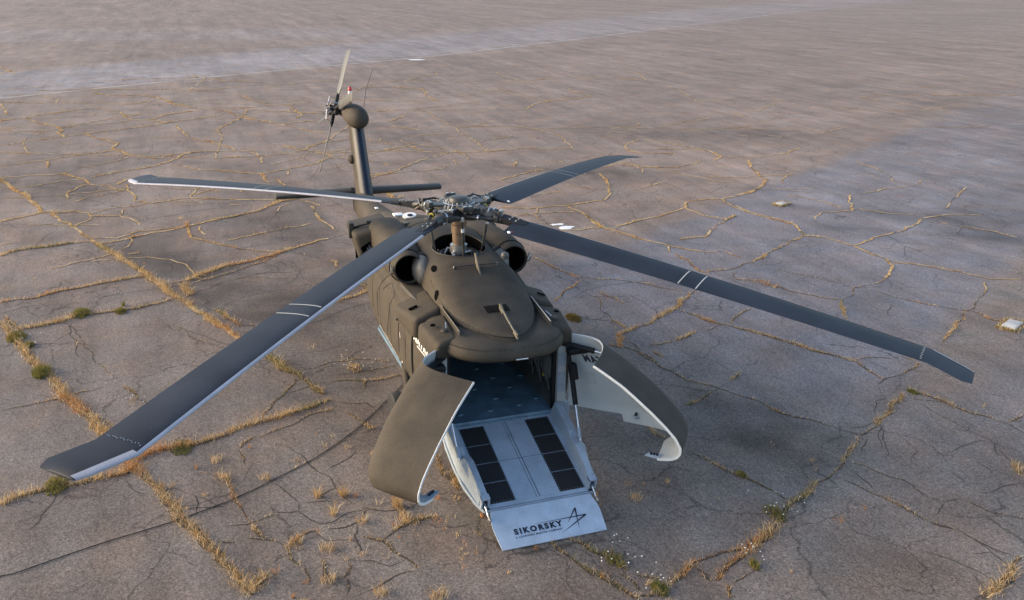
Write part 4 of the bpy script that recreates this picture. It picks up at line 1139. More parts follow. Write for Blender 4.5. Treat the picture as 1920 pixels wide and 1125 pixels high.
# ---- pods on the shoulders
for s in (-1, 1):
    b = MB().hexa([(.45, s * .72, 2.02), (1.42, s * .72, 2.02), (1.36, s * 1.24, 2.0), (.55, s * 1.28, 2.02), (.38, s * .74, 2.53), (1.36, s * .74, 2.53), (1.40, s * 1.20, 2.36), (.50, s * 1.38, 2.31)], .085, 4)
    po = b.build('shoulder_pod', 'olive', H, angle=60)
    MB().box((.98, s * 1.13, 2.416), (.05, .15, .02), axes=(Vector((1, 0, 0)), Vector((0, .93, -s * .36)), Vector((0, s * .36, .93)))).build('pod_slot', 'void', po, smooth=False)
    b = MB().hexa([(1.55, s * .70, 2.04), (2.30, s * .78, 2.04), (2.32, s * 1.16, 2.00), (1.55, s * 1.22, 2.04), (1.5, s * .74, 2.47), (2.34, s * .78, 2.39), (2.40, s * 1.10, 2.30), (1.6, s * 1.22, 2.38)], .07, 4)
    fo = b.build('front_pod', 'olive', H, angle=60)
    MB().lathe([(.005, 0), (.04, 0), (.046, -.01)], (1.86, s * 1.04, 2.432), (.08, s * .1, 1), 16).build('pod_port', 'void', fo)
    MB().tube([(1.88, s * .84, 2.46), (2.05, s * .88, 2.425)], .011, 6).build('pod_handle', 'chrome', fo)
    MB().lathe([(.06, 0), (.05, .025), (.01, .03)], (2.08, s * .92, 2.405), (.1, 0, 1), 6).build('pod_boss', 'olive_dark', fo)
    # long wire deflector blades beside the fairing
    d = MB().loft([[(1.36, s * .735, 2.40), (2.36, s * .735, 2.40), (2.33, s * .735, 2.455), (1.40, s * .765, 2.55)], [(1.36, s * .757, 2.40), (2.36, s * .757, 2.40), (2.33, s * .757, 2.455), (1.40, s * .787, 2.55)]]).build('deflector_blade', 'olive_dark', H, smooth=False)
    MB().tube([(1.40, s * .776, 2.552), (2.33, s * .746, 2.458)], .008, 5).build('deflector_edge', 'tan' if s < 0 else 'stripe', d)

# ---- marks and panel lines on the flanks
def on_side(x, z, s, lift=.004): return (x, s * (side_y(x, z) + lift), z)
def side_line(name, pts, s, r=.006, mat='black', parent=None):
    o = []
    for (ax, az), (bx, bz) in zip(pts, pts[1:]):
        for k in range(6): o.append(on_side(lerp(ax, bx, k / 6), lerp(az, bz, k / 6), s, 0))
    o.append(on_side(*pts[-1], s, 0)); return MB().tube(o, r, 4).build(name, mat, parent or H)
def side_strip(name, a, b, w0, w1, s, mat):
    v = []; f = []
    for k in range(13):
        t = k / 12; x, z = lerp(a[0], b[0], t), lerp(a[1], b[1], t); w = lerp(w0, w1, t)
        v += [on_side(x, z - w, s, .005), on_side(x, z + w, s, .005)]
        if k: f.append((2 * k - 2, 2 * k, 2 * k + 1, 2 * k - 1))
    return MB().add(v, f).build(name, mat, H, smooth=False)
for s in (-1, 1):
    side_line('panel_line', [(-1.1, 2.05), (-.75, 2.28), (-.32, 2.2), (-.55, 1.9), (-.8, 1.25)], s)
    side_line('panel_line', [(-1.55, 1.35), (-1.6, 1.8), (-1.1, 2.3), (-.85, 2.38)], s)
    side_line('panel_line', [(.13, 1.85), (.12, 1.28)], s, .008)
    side_line('panel_line', [(-1.35, 1.15), (-1.4, 2.0), (-.95, 2.4)], s, .004)
    side_line('panel_line', [(-.5, 1.1), (-.55, 2.1)], s, .004)
    side_strip('white_stripe', (-1.62, 1.14), (-.18, 1.02), .02, .004, s, 'white')
    side_strip('white_stripe', (-1.1, 1.20), (-.12, 1.04), .004, .018, s, 'white')
    side_strip('white_stripe', (.30, 1.72), (.32, 1.22), .001, .001, s, 'white')
    v = [on_side(.21, 1.70, s, .005), on_side(.235, 1.70, s, .005), on_side(.25, 1.12, s, .005), on_side(.20, 1.12, s, .005)]
    MB().add(v, [(0, 1, 2, 3)]).build('white_stripe', 'white', H, smooth=False)
    p = Vector(on_side(.03, 1.02, s, 0)); nv = Vector((0, s, -.35)).normalized()
    MB().lathe([(.005, .006), (.075, .006), (.08, .0)], p, nv, 20).build('round_emblem', 'black', H)
    MB().lathe([(.028, .0085), (.045, .0085)], p, nv, 20, cap=False).build('emblem_ring', 'white', H)
    MB().lathe([(.02, .0), (.025, .03), (.012, .05)], on_side(.12, 1.9, s, 0), (0, s, 0), 8).build('latch_knob', 'dark_metal', H)
    # lettering on the collar
    tv, tf = text_mesh('MATRIX', offset=.045, space=1.22)
    def put(u, v): 
        uu = u if s < 0 else 1 - u
        return on_side(1.14 + .98 * uu, 1.93 + .14 * v, s, .005)
    letters([put(*q) for q in tv], tf, 'white', H)
    MB().add([put(.22, -.32), put(.98, -.32), put(.98, -.18), put(.22, -.18)], [(0, 1, 2, 3)]).build('lettering_bar', 'white', H, smooth=False)
    # black frame seal on the outside, arched over at the top
    MB().tube([on_side(1.07, z, s, -.006) for z in (1.02, 1.2, 1.5, 1.8, 2.0)] + [on_side(1.2, 2.15, s, -.004)], [.02, .03, .035, .035, .03, .015], 6).build('frame_seal', 'black', H)

for s in (-1, 1):
    for x_ in (-2.05, .62):
        MB().tube([on_side(x_, z, s, .0) for z in (.9, 1.1, 1.4, 1.7, 2.0, 2.2)], .004, 4).build('panel_seam', 'black', H)
    MB().tube([on_side(x, 2.2, s, .0) for x in (-2.6, -2.0, -1.4, -.8, -.2, .4)], .004, 4).build('panel_seam', 'black', H)
    rw = MB()
    for k in range(46): rw.box(on_side(-2.0 + .065 * k, 2.16, s, .001), (.012, .006, .012))
    for k in range(22):
        rw.box(on_side(.58, .95 + .055 * k, s, .001), (.012, .006, .012)); rw.box(on_side(1.14, 1.05 + .045 * k, s, .001), (.011, .006, .011))
    tag(rw.build('rivet_rows', 'dark_metal', H, smooth=False), kind='stuff')

# ---- tail
def fin_half(c): return min(1, (max(0, 1 - c) / .16) ** .5) * (1 if c > .45 else .25 + .75 * (c / .45) ** .8)
def airfoil(xle, chord, th, y0, z, n=36):
    """section of the fin at height z, blunt nose toward +x"""
    o = []
    for k in range(n):
        t = 2 * pi * k / n; c = .5 + .5 * cos(t); q = sin(t)
        o.append((xle - chord * (1 - c), y0 + (1 if q >= 0 else -1) * th / 2 * fin_half(c) * (1 if .001 < c else .3), z))
    return o
FIN = [(1.75, -7.65, 1.55, .42), (2.0, -7.85, 1.45, .38), (2.2, -7.98, 1.35, .35), (2.8, -8.34, 1.25, .335), (3.4, -8.68, 1.15, .32), (3.95, -8.98, 1.1, .31)]
fin = MB().loft([airfoil(b, c, d, 0, a) for a, b, c, d in FIN]).build('tail_fin', 'olive', H)
boot = MB(); secs = []
for a, b, c, d in FIN[2:5] + [(3.74, -8.865, 1.12, .314)]:
    ring = []
    for k in range(-8, 9):
        cc = 1 - .17 * (abs(k) / 8) ** 2; ring.append((b + .006 - c * (1 - cc), (1 if k >= 0 else -1) * (d / 2 * fin_half(cc) + (.004 if k else 0)), a))
    secs.append(ring)
boot.loft(secs, False, False, False).build('fin_boot', 'gloss', fin)
# gearbox pod
pod = MB(); secs = []
for t, r in [(0, .02), (.03, .11), (.09, .185), (.2, .24), (.38, .275), (.6, .285), (.85, .27), (1.1, .24), (1.35, .16), (1.5, .05)]:
    secs.append([(-8.45 - t, -.0 - .06 * t + r * cos(2 * pi * k / 26), 3.97 + .05 * t + r * 1.02 * sin(2 * pi * k / 26)) for k in range(26)])
pod.loft(secs).build('tail_gearbox_pod', 'olive', H)
MB().ball((-9.0, -.19, 2.9), (.16, .10, .12)).build('fin_blister', 'olive', fin)
MB().lathe([(.045, 0), (.05, .05), (.05, .06)], (-9.5, -.07, 4.42), (0, 0, 1), 14).build('beacon_base', 'black', H); MB().tube([(-9.5, -.07, 4.2), (-9.5, -.07, 4.43)], .035, 10).build('beacon_stalk', 'black', H)
MB().lathe([(.05, 0), (.055, .06), (.05, .11)], (-9.5, -.07, 4.475), (0, 0, 1), 14).build('beacon_body', 'white', H)
MB().lathe([(.048, 0), (.048, .07), (.03, .10), (.005, .11)], (-9.5, -.07, 4.585), (0, 0, 1), 14).build('beacon_lens', 'red', H)
MB().tube([(-9.3, .24, 4.2), (-9.3, .31, 4.63), (-9.3, .52, 5.18)], [.007, .006, .004], 5).build('whip_antenna', 'dark_metal', H)
# stabilator
st = MB(); secs = []
for y in (-2.19, -2.17, -1.2, -.25, .25, 1.2, 2.17, 2.19):
    k_ = .8 if abs(y) > 2.18 else 1
    ch = lerp(.95, .78, abs(y) / 2.19) * k_; th = lerp(.24, .19, abs(y) / 2.19) * k_
    ring = []
    for k in range(24):
        t = 2 * pi * k / 24; c = .5 + .5 * cos(t)
        ring.append((-8.83 - (1 - c) * ch - (1 - k_) * .1, y, 2.05 - .10 * (1 - c) * ch + th / 2 * sgp(sin(t), .8) * (.3 + .7 * min(1, c * 1.3))))
    secs.append(ring)
st.loft(secs).build('stabilator', 'olive_dark', H)
for s in (-1, 1): MB().lathe([(.11, -.05), (.13, 0), (.11, .05)], (-8.98, s * .24, 2.04), (0, 1, 0), 16).build('stabilator_joint', 'dark_metal', H)
# tail rotor
TH = Vector((-9.93, -.42, 4.05)); cant = radians(20)
tup = Vector((0, sin(cant), cos(cant))); tfw = Vector((1, 0, 0)); tax = tup.cross(tfw); tax = tax if tax.y < 0 else -tax
MB().tube([TH - tax * .5, TH - tax * .25, TH], [.12, .10, .07], 14).build('tail_rotor_shaft', 'dark_metal', H)
th = MB().lathe([(.03, -.12), (.12, -.12), (.13, -.06), (.13, .0), (.06, .03), (.06, .14), (.02, .15)], TH, tax, 16).build('tail_rotor_hub', 'dark_metal', H)
ph = -.372
for k in range(4):
    a = ph + k * pi / 2; d = (tup * cos(a) + tfw * sin(a)).normalized(); w = tax.cross(d).normalized()
    pit = radians(30 if k in (3,) else 12); cw = (w * cos(pit) + tax * sin(pit)).normalized(); cn = d.cross(cw)
    secs = []
    for r, ch, thk in [(.42, .10, .05), (.52, .22, .045), (.62, .25, .035), (1.4, .25, .028), (1.655, .25, .024), (1.675, .245, .014)]:
        secs.append([TH + d * r + cw * (ch * .5 * cos(2 * pi * j / 16) - (.03 if r > 1.62 else 0)) + cn * (thk * .5 * sin(2 * pi * j / 16)) for j in range(16)])
    tb = MB().loft(secs).build('tail_rotor_blade', 'tail_blade', H)
    MB().tube([TH + d * .1, TH + d * .3, TH + d * .46], [.045, .055, .04], 10).build('blade_grip', 'black', tb)
    MB().tube([TH + d * .34 + cw * .1, TH + d * .34 + cw * .1 + tax * .16, TH + d * .06 + tax * .2], .013, 6).build('pitch_arm', 'steel', tb)
for k in range(6):
    a = k * pi / 3; MB().tube([TH + tax * .1 + (tup * cos(a) + tfw * sin(a)) * .05, TH + tax * .22 + (tup * cos(a + .7) + tfw * sin(a + .7)) * .13, TH - tax * .02 + (tup * cos(a + 1) + tfw * sin(a + 1)) * .17], .014, 5).build('spider_arm', 'steel' if k % 2 else 'black', th)

# ---- main rotor
HX = -.15; HZ = 3.70
hubc = Vector((HX, 0, HZ))
MB().lathe([(.17, 2.72), (.17, 2.86), (.135, 2.88), (.135, 2.93), (.155, 2.95), (.15, 3.08), (.115, 3.10)], (HX, 0, 0), (0, 0, 1), 28).build('mast_collar', 'steel', H)
MB().lathe([(.112, 3.09), (.112, 3.26), (.104, 3.265), (.104, 3.285), (.13, 3.30), (.13, 3.44), (.15, 3.46), (.15, 3.56)], (HX, 0, 0), (0, 0, 1), 28).build('rotor_mast', 'bronze', H)
# swashplate in the well, with its bolts
sw = MB().lathe([(.27, 2.80), (.27, 2.905), (.29, 2.925), (.37, 2.925), (.39, 2.905), (.39, 2.80)], (HX, 0, 0), (0, 0, 1), 48, cap=False).build('swashplate', 'dark_metal', H)
bl = MB()
for k in range(44):
    a = 2 * pi * k / 44; bl.box((HX + .33 * cos(a), .33 * sin(a), 2.928), (.020, .020, .016))
bl.build('bolt_ring', 'steel', sw, smooth=False)
for k in range(4):
    a = 2 * pi * k / 4 + .5; MB().tube([(HX + .15 * cos(a), .15 * sin(a), 2.96), (HX + .22 * cos(a + .3), .22 * sin(a + .3), 2.99), (HX + .27 * cos(a + .5), .27 * sin(a + .5), 2.86)], .02, 6).build('scissor_link', 'steel', sw)
for k in range(7):
    a = 2 * pi * k / 7 + .2; MB().tube([(HX + .42 * cos(a), .42 * sin(a), 2.74), (HX + .43 * cos(a + .1), .43 * sin(a + .1), 2.9), (HX + .38 * cos(a + .35), .38 * sin(a + .35), 2.94)], .016, 6).build('control_line', rng.choice(['steel', 'bronze', 'black']), sw)
# hub
hub = MB().lathe([(.06, -.14), (.20, -.14), (.25, -.09), (.27, 0), (.25, .08), (.2, .11)], hubc, (0, 0, 1), 32).build('rotor_hub', 'hub_paint', H)
MB().lathe([(.05, .12), (.26, .12), (.27, .135), (.26, .15), (.175, .155), (.17, .20), (.155, .225), (.14, .235), (.01, .245)], hubc, (0, 0, 1), 36).build('hub_cap', 'hub_paint', hub)
MB().lathe([(.262, .132), (.274, .14), (.262, .15)], hubc, (0, 0, 1), 36, cap=False).build('cap_ring', 'steel', hub)
for k in range(16):
    a = 2 * pi * k / 16; bo = MB().lathe([(.013, 0), (.013, .02), (.004, .024)], hubc + Vector((.215 * cos(a), .215 * sin(a), .152)), (0, 0, 1), 6).build('cap_bolt', 'steel', hub)
BL = [(-44.6, 2.68, 8.15), (40.0, 2.68, 8.32), (133.95, 3.30, 8.15), (223.55, 3.26, 8.15)]
for k, (az, ztip, RT) in enumerate(BL):
    a = radians(az); an = radians(-45 + 90 * k)
    d = Vector((cos(a), sin(a), 0)); t = Vector((-sin(a), cos(a), 0)); Z = Vector((0, 0, 1))
    dn = Vector((cos(an), sin(an), 0)); tn = Vector((-sin(an), cos(an), 0))
    # --- spoke cluster
    def P(r, y, z, D=dn, T=tn): return hubc + D * r + T * y + Z * z
    ar = MB().loft([[P(r, y, z) for y, z in ((-w, -h), (w, -h), (w, h), (-w, h))] for r, w, h in ((.15, .17, .11), (.3, .16, .12), (.44, .13, .10))]).build('hub_arm', 'hub_paint', hub)
    MB().lathe([(.10, -.08), (.115, -.06), (.115, .10), (.10, .13), (.10, .22)], P(.46, 0, 0), dn, 20).build('elastomeric_bearing', 'hub_paint', hub)
    MB().lathe([(.118, 0), (.128, .015), (.118, .03)], P(.60, 0, 0), dn, 20).build('bearing_ring', 'steel', hub)
    for q, (rr, yy) in enumerate([(.36, -.07), (.36, .0), (.36, .07), (.27, .04), (.27, -.04)]):
        MB().lathe([(.018, 0), (.018, .03), (.006, .035)], P(rr, yy, .115), (0, 0, 1), 8).build('arm_bolt', 'steel', hub)
    MB().tube([P(.20, -.26, -.02), P(.5, -.25, -.02), P(.55, -.25, -.02), P(.82, -.16, -.03)], [.042, .042, .028, .028], 12).build('lag_damper', 'dark_metal', hub)
    MB().tube([P(.50, -.25, -.02), P(.53, -.25, -.02)], .049, 12).build('damper_band', 'yellow' if k % 2 == 0 else 'steel', hub)
    MB().box(P(.80, -.15, -.03), (.09, .09, .12), axes=(dn, tn, Z), bevel=.012).build('damper_lug', 'dark_metal', hub)
    MB().hexa([P(.50, .06, -.05), P(.66, .06, -.05), P(.50, .30, -.05), P(.40, .30, -.05), P(.50, .06, .04), P(.66, .06, .04), P(.50, .30, .02), P(.40, .30, .02)], .012, 2).build('pitch_horn', 'dark_metal', hub)
    MB().lathe([(.035, -.04), (.04, 0), (.035, .04)], P(.44, .30, -.03), (0, 0, 1), 12).build('rod_end', 'steel', hub)
    lk = P(.44, .30, -.03); ft = Vector((HX + .40 * cos(an + radians(42)), .40 * sin(an + radians(42)), 2.80))
    MB().tube([lk, lk.lerp(ft, .22), lk.lerp(ft, .24), ft], [.016, .016, .024, .024], 10).build('pitch_link', 'dark_metal', hub)
    MB().tube([lk.lerp(ft, .20), lk.lerp(ft, .27)], .03, 10).build('link_nut', 'white', hub)
    # hoses, springs and stops
    for q in range(9):
        p0 = P(rng.uniform(.3, .85), rng.uniform(-.2, .2), rng.uniform(-.1, .13)); p1 = P(rng.uniform(.35, .95), rng.uniform(-.2, .2), rng.uniform(-.12, .15))
        MB().tube([p0, p0.lerp(p1, .5) + Vector((rng.uniform(-.04, .04), rng.uniform(-.04, .04), rng.uniform(-.02, .07))), p1], rng.uniform(.007, .02), 6).build('hub_line', rng.choice(['black', 'steel', 'dark_metal', 'black', 'bronze']), hub)
    for q in range(4):
        MB().box(P(rng.uniform(.4, .95), rng.uniform(-.16, .16), rng.uniform(-.08, .12)), (rng.uniform(.03, .08), rng.uniform(.03, .08), rng.uniform(.03, .08)), axes=(dn, tn, Z), bevel=.008).build('hub_fitting', rng.choice(['dark_metal', 'steel', 'black', 'hub_paint']), hub)
    # vibration absorber arm between the spokes
    ab = an + pi / 4; da = Vector((cos(ab), sin(ab), 0)); ta = Vector((-sin(ab), cos(ab), 0))
    MB().loft([[hubc + da * r + ta * y + Z * (z + .125) for y, z in ((-w, -.018), (w, -.018), (w, .018), (-w, .018))] for r, w in ((.1, .17), (.25, .13), (.42, .12), (.56, .075))]).build('absorber_arm', 'hub_paint', hub)
    MB().box(hubc + da * .52 + Z * .13, (.09, .2, .10), axes=(da, ta, Z), bevel=.02).build('absorber_weight', 'dark_metal', hub)
    for sgn in (-1, 1): MB().lathe([(.028, -.06), (.028, .06)], hubc + da * .52 + ta * .05 * sgn + Z * .13, (0, 0, 1), 10).build('absorber_pin', 'steel', hub)
    # --- blade: built along its own lag and droop
    zroot = -.015; drop = HZ + zroot - ztip; kl = .8 if k < 2 else .35
    def bp(r, c, q):
        """r along the span, c chordwise from the quarter chord (+ toward the nose), q up"""
        u = max(0, (r - .75) / (RT - .75)); z = zroot - drop * (kl * u + (1 - kl) * u * u)
        tw = radians(9 - 13 * u); sweep = max(0, r - (RT - .56)) * math.tan(radians(27))
        return hubc + d * r + t * (c * cos(tw) - q * sin(tw) - sweep) + Z * (z + c * sin(tw) + q * cos(tw))
    CH = .62
    def bsec(r, ch, n=28, th=.1):
        o = []
        for j in range(n):
            g = 2 * pi * j / n; c = .5 + .5 * cos(g)          # 1 at the nose
            yt = th * ch / .2 * (.2969 * sqrt(1 - c) - .126 * (1 - c) - .3516 * (1 - c) ** 2 + .2843 * (1 - c) ** 3 - .1015 * (1 - c) ** 4)
            o.append(bp(r, ch * (c - .75), yt * (1 if sin(g) >= 0 else -1)))
        return o
    rsp = [1.14, 1.18] + [lerp(1.5, RT - .56, i_ / 22) for i_ in range(23)] + [RT - .44, RT - .3, RT - .2, RT - .12]
    bl_o = MB().loft([bsec(r, CH if r > 1.3 else CH * .96) for r in rsp] + [bsec(RT, CH * .80), bsec(RT + .015, CH * .74, th=.04)]).build('rotor_blade', 'blade', H, angle=50)
    def le_strip(r0, r1, c0, lift, name, mat):
        secs = []
        for r in [q_ for q_ in rsp + [RT] if r0 - 1e-6 <= q_ <= r1 + 1e-6]:
            ch = CH if r < RT - .12 else lerp(CH, CH * .8, (r - RT + .12) / .12); o = []
            for j in range(-7, 8):
                f = abs(j) / 7; c = 1 - c0 * f * f
                yt = .1 * ch / .2 * (.2969 * sqrt(1 - c) - .126 * (1 - c) - .3516 * (1 - c) ** 2 + .2843 * (1 - c) ** 3) + .0015
                o.append(bp(r, ch * (c - .75) + lift * (1 - f), (yt + lift) * (1 if j >= 0 else -1)))
            secs.append(o)
        return MB().loft(secs, False, False, False).build(name, mat, bl_o)
    le_strip(1.5, RT - .56, .05, .004, 'leading_edge', 'blade_edge')
    le_strip(RT - .56, RT, .14, .005, 'tip_leading_edge', 'blade_edge')
    def chord_band(r0, w, c0, c1, name, mat):
        v = []; f = []
        for i in range(9):
            c = lerp(c0, c1, i / 8); yt = .1 * CH / .2 * (.2969 * sqrt(1 - c) - .126 * (1 - c) - .3516 * (1 - c) ** 2 + .2843 * (1 - c) ** 3 - .1015 * (1 - c) ** 4) + .004
            v += [bp(r0 - w, CH * (c - .75), yt), bp(r0 + w, CH * (c - .75), yt)]
            if i: f.append((2 * i - 2, 2 * i, 2 * i + 1, 2 * i - 1))
        return MB().add(v, f).build(name, mat, bl_o, smooth=False)
    chord_band(4.20, .009, .03, .90, 'blade_stripe', 'stripe'); chord_band(4.48, .009, .03, .90, 'blade_stripe', 'stripe')
    rv = MB()
    for j in range(14):
        c = .12 + .76 * j / 13; yt = .1 * CH / .2 * (.2969 * sqrt(1 - c) - .126 * (1 - c) - .3516 * (1 - c) ** 2 + .2843 * (1 - c) ** 3 - .1015 * (1 - c) ** 4) + .003
        rv.box(bp(RT - .66 + .01 * math.sin(j * 2), CH * (c - .75), yt), (.012, .012, .005))
    rv.build('tip_rivets', 'steel', bl_o, smooth=False)
    # cuff, fork and spindle
    MB().lathe([(.10, 0), (.10, .12), (.085, .14), (.085, .32)], bp(.58, 0, 0), (bp(1.1, 0, 0) - bp(.58, 0, 0)), 18).build('spindle', 'hub_paint', bl_o)
    MB().loft([[bp(r, y, z) for y, z in ((-w, -h), (w, -h), (w, h), (-w, h))] for r, w, h in ((.88, .07, .06), (1.0, .09, .05), (1.16, .10, .042), (1.36, .07, .034))]).build('blade_cuff', 'black', bl_o)
    for c_, r_ in ((-.045, 1.05), (.045, 1.05), (-.045, 1.17), (.045, 1.17)): MB().lathe([(.015, -.062), (.015, .062)], bp(r_, c_, 0), (0, 0, 1), 8).build('cuff_bolt', 'steel', bl_o)
    if k not in (1, 2): continue
    MB().ball((0, 0, 0), (.05, .03, .025), 10, 6).build('tie_down_plug', 'white', bl_o)
    tp = [c for c in bl_o.children if c.name.startswith('tie_down_plug')][0]; tp.location = bp(1.24, -.40 if k in (1,) else -.36, .0)
    MB().box(bp(1.27, -.36, -.005), (.05, .05, .03), axes=(d, t, Z)).build('root_tag', 'red' if k == 1 else 'black', bl_o)

# ---- nose doors
XH, YH = 2.26, 1.15
XC = [(.80, 3.75), (.84, 3.95), (.855, 4.09), (.88, 4.19), (.93, 4.27), (1.0, 4.31), (1.1, 4.31), (1.25, 4.22), (1.4, 4.07), (1.6, 3.84), (1.81, 3.57), (1.95, 3.38), (2.1, 3.12), (2.2, 2.93)]
def xc(z): return interp(XC, z)[0]
def dsurf(u, z):
    t = u * pi / 2; n = lerp(5.5, 3.6, sstep(1.5, 2.2, z)); yw = YH - .05 * sstep(1.95, 2.25, z) - .06 * sstep(1.1, .8, z)
    fy = max(0, cos(t)) ** (2 / n); xe = lerp(xc(max(z, 1.02)), xc(z), sstep(.97, .45, fy))
    return Vector((XH + (xe - XH) * max(0, sin(t)) ** (2 / n), yw * fy, z))
def u_of(f): return math.asin(min(1, max(0, f)) ** 2.75) / (pi / 2)      # share of the way along the flat side
def zbot(u):
    f = sin(u * pi / 2) ** (1 / 2.75)
    return lerp(lerp(.935, .825, sstep(.44, .47, f)), .842, sstep(.97, 1, f))
OPEN = radians(50)
def door_pt(u, z, s, inset=0.0):
    p = dsurf(u, z)
    if inset:
        e = .01; a = dsurf(min(1, u + e), z) - dsurf(max(0, u - e), z); b = dsurf(u, min(2.2, z + e)) - dsurf(u, max(.842, z - e))
        nn = b.cross(a)
        if nn.length > 1e-9: p = p + nn.normalized() * -abs(inset) * (1 if nn.dot(Vector((1, 1, 0))) > 0 else -1) * (1 if inset > 0 else -1)
    x, y = p.x - XH, p.y - YH
    return Vector((XH + x * cos(OPEN) - y * sin(OPEN), s * (YH + x * sin(OPEN) + y * cos(OPEN)), p.z))
NU, NZ = 44, 30
us = [u_of(i / 24 * .88) for i in range(12)] + [u_of(.438), u_of(.446), u_of(.455), u_of(.464), u_of(.472)] + [u_of(i / 24 * .88) for i in range(13, 24)] + [math.acos((i / 24 * .88) ** 2.75) / (pi / 2) for i in range(24, -1, -1)]
NU = len(us) - 1
for s in (-1, 1):
    def sheet(inset):
        v = []; f = []
        for i, u in enumerate(us):
            zb = zbot(u)
            for j in range(NZ + 1):
                w_ = j / NZ; v.append(door_pt(u, zb + (2.2 - zb) * w_ ** 1.35, s, inset))
        for i in range(NU):
            for j in range(NZ):
                a = i * (NZ + 1) + j; f.append((a, a + 1, a + NZ + 2, a + NZ + 1))
        return v, f
    vo, fo_ = sheet(0); do = MB().add(vo, fo_).build('nose_door', 'olive', H, angle=60)
    vi, fi = sheet(.03); MB().add(vi, fi).build('door_liner', 'door_in', do, angle=60)
    # closed rims between skin and liner, with a pale strip on the meeting edge
    def rim(name, uv, mat, wide=0.0):
        b = MB(); v = []; f = []
        for k, (u, z) in enumerate(uv):
            v += [door_pt(u, z, s, -.004 if wide else 0), door_pt(u, z, s, .03 + wide)]
            if k: f.append((2 * k - 2, 2 * k, 2 * k + 1, 2 * k - 1))
        return b.add(v, f).build(name, mat, do, smooth=False)
    zs = [.842 + (2.2 - .842) * (k / 40) ** 1.35 for k in range(41)]
    tr = MB(); ring = []
    for z in zs:
        a = door_pt(1, z, s, -.003); b_ = door_pt(1, z, s, .034); inn = (door_pt(.985, z, s) - door_pt(1, z, s)).normalized() * .007
        ring.append([a - inn * .6, b_ - inn * .6, b_ + inn, a + inn])
    tr.loft(ring).build('edge_trim', 'trim', do)
    rim('top_rim', [(k / 40, 2.2) for k in range(41)], 'door_in')
    rim('bottom_rim', [(u, zbot(u)) for u in us], 'door_in')
    rim('hinge_rim', [(0.0, .94 + k * .066) for k in range(20)], 'door_in')
    # bracket at the foot of the trim
    p0 = door_pt(1, .845, s, .02); p1 = door_pt(.95, .86, s, .02); dv = (p1 - p0).normalized(); inw = Vector((-cos(OPEN), -s * sin(OPEN), 0))
    MB().hexa([p0 + inw * .0, p0 + inw * .22 + dv * .02, p0 + inw * .20 + dv * .12, p0 + dv * .14] + [q + Vector((0, 0, .018)) for q in (p0 + inw * .0, p0 + inw * .22 + dv * .02, p0 + inw * .20 + dv * .12, p0 + dv * .14)]).build('foot_flange', 'ramp', do, smooth=False)
    for q in range(3): MB().box(p0 + inw * (.06 + .045 * q) + dv * .07 + Vector((0, 0, .03)), (.03, .03, .04)).build('foot_bolt', 'text_dark', do, smooth=False)
    b0 = door_pt(u_of(.56), .93, s, .05)
    MB().box(b0, (.07, .07, .05), bevel=.008).build('door_bracket', 'ramp', do); MB().box(b0 + Vector((0, 0, .05)), (.03, .03, .05)).build('door_pin', 'text_dark', do)
    # holes pattern and print inside
    ho = MB()
    for i in range(5):
        for j in range(6):
            c = door_pt(u_of(.16 + .022 * i), 1.38 + .035 * j, s, .0325); ho.box(c, (.008, .008, .008))
    ho.build('liner_rivets', 'text_dark', do, smooth=False)
    tv, tf = text_mesh('MATRIX', offset=.045, space=1.22)
    u0, u1 = (.26, .84)
    letters([door_pt(u_of(lerp(u0, u1, q[0] if s > 0 else 1 - q[0]) * .82), 1.74 + .12 * q[1], s, .036) for q in tv], tf, 'text_dark', do)
    # door actuator
    a0 = Vector((2.24, s * .98, 2.03)); a1 = door_pt(u_of(.72), 2.0, s, .08)
    MB().tube([a0, a0.lerp(a1, .72)], .045, 12).build('door_actuator', 'black', H)
    MB().tube([a0.lerp(a1, .70), a1], .016, 10).build('actuator_rod', 'chrome', H)
    MB().box(a0.lerp(a1, .35) - Vector((0, 0, .06)), (.16, .34, .09), bevel=.02).build('actuator_motor', 'black', H)

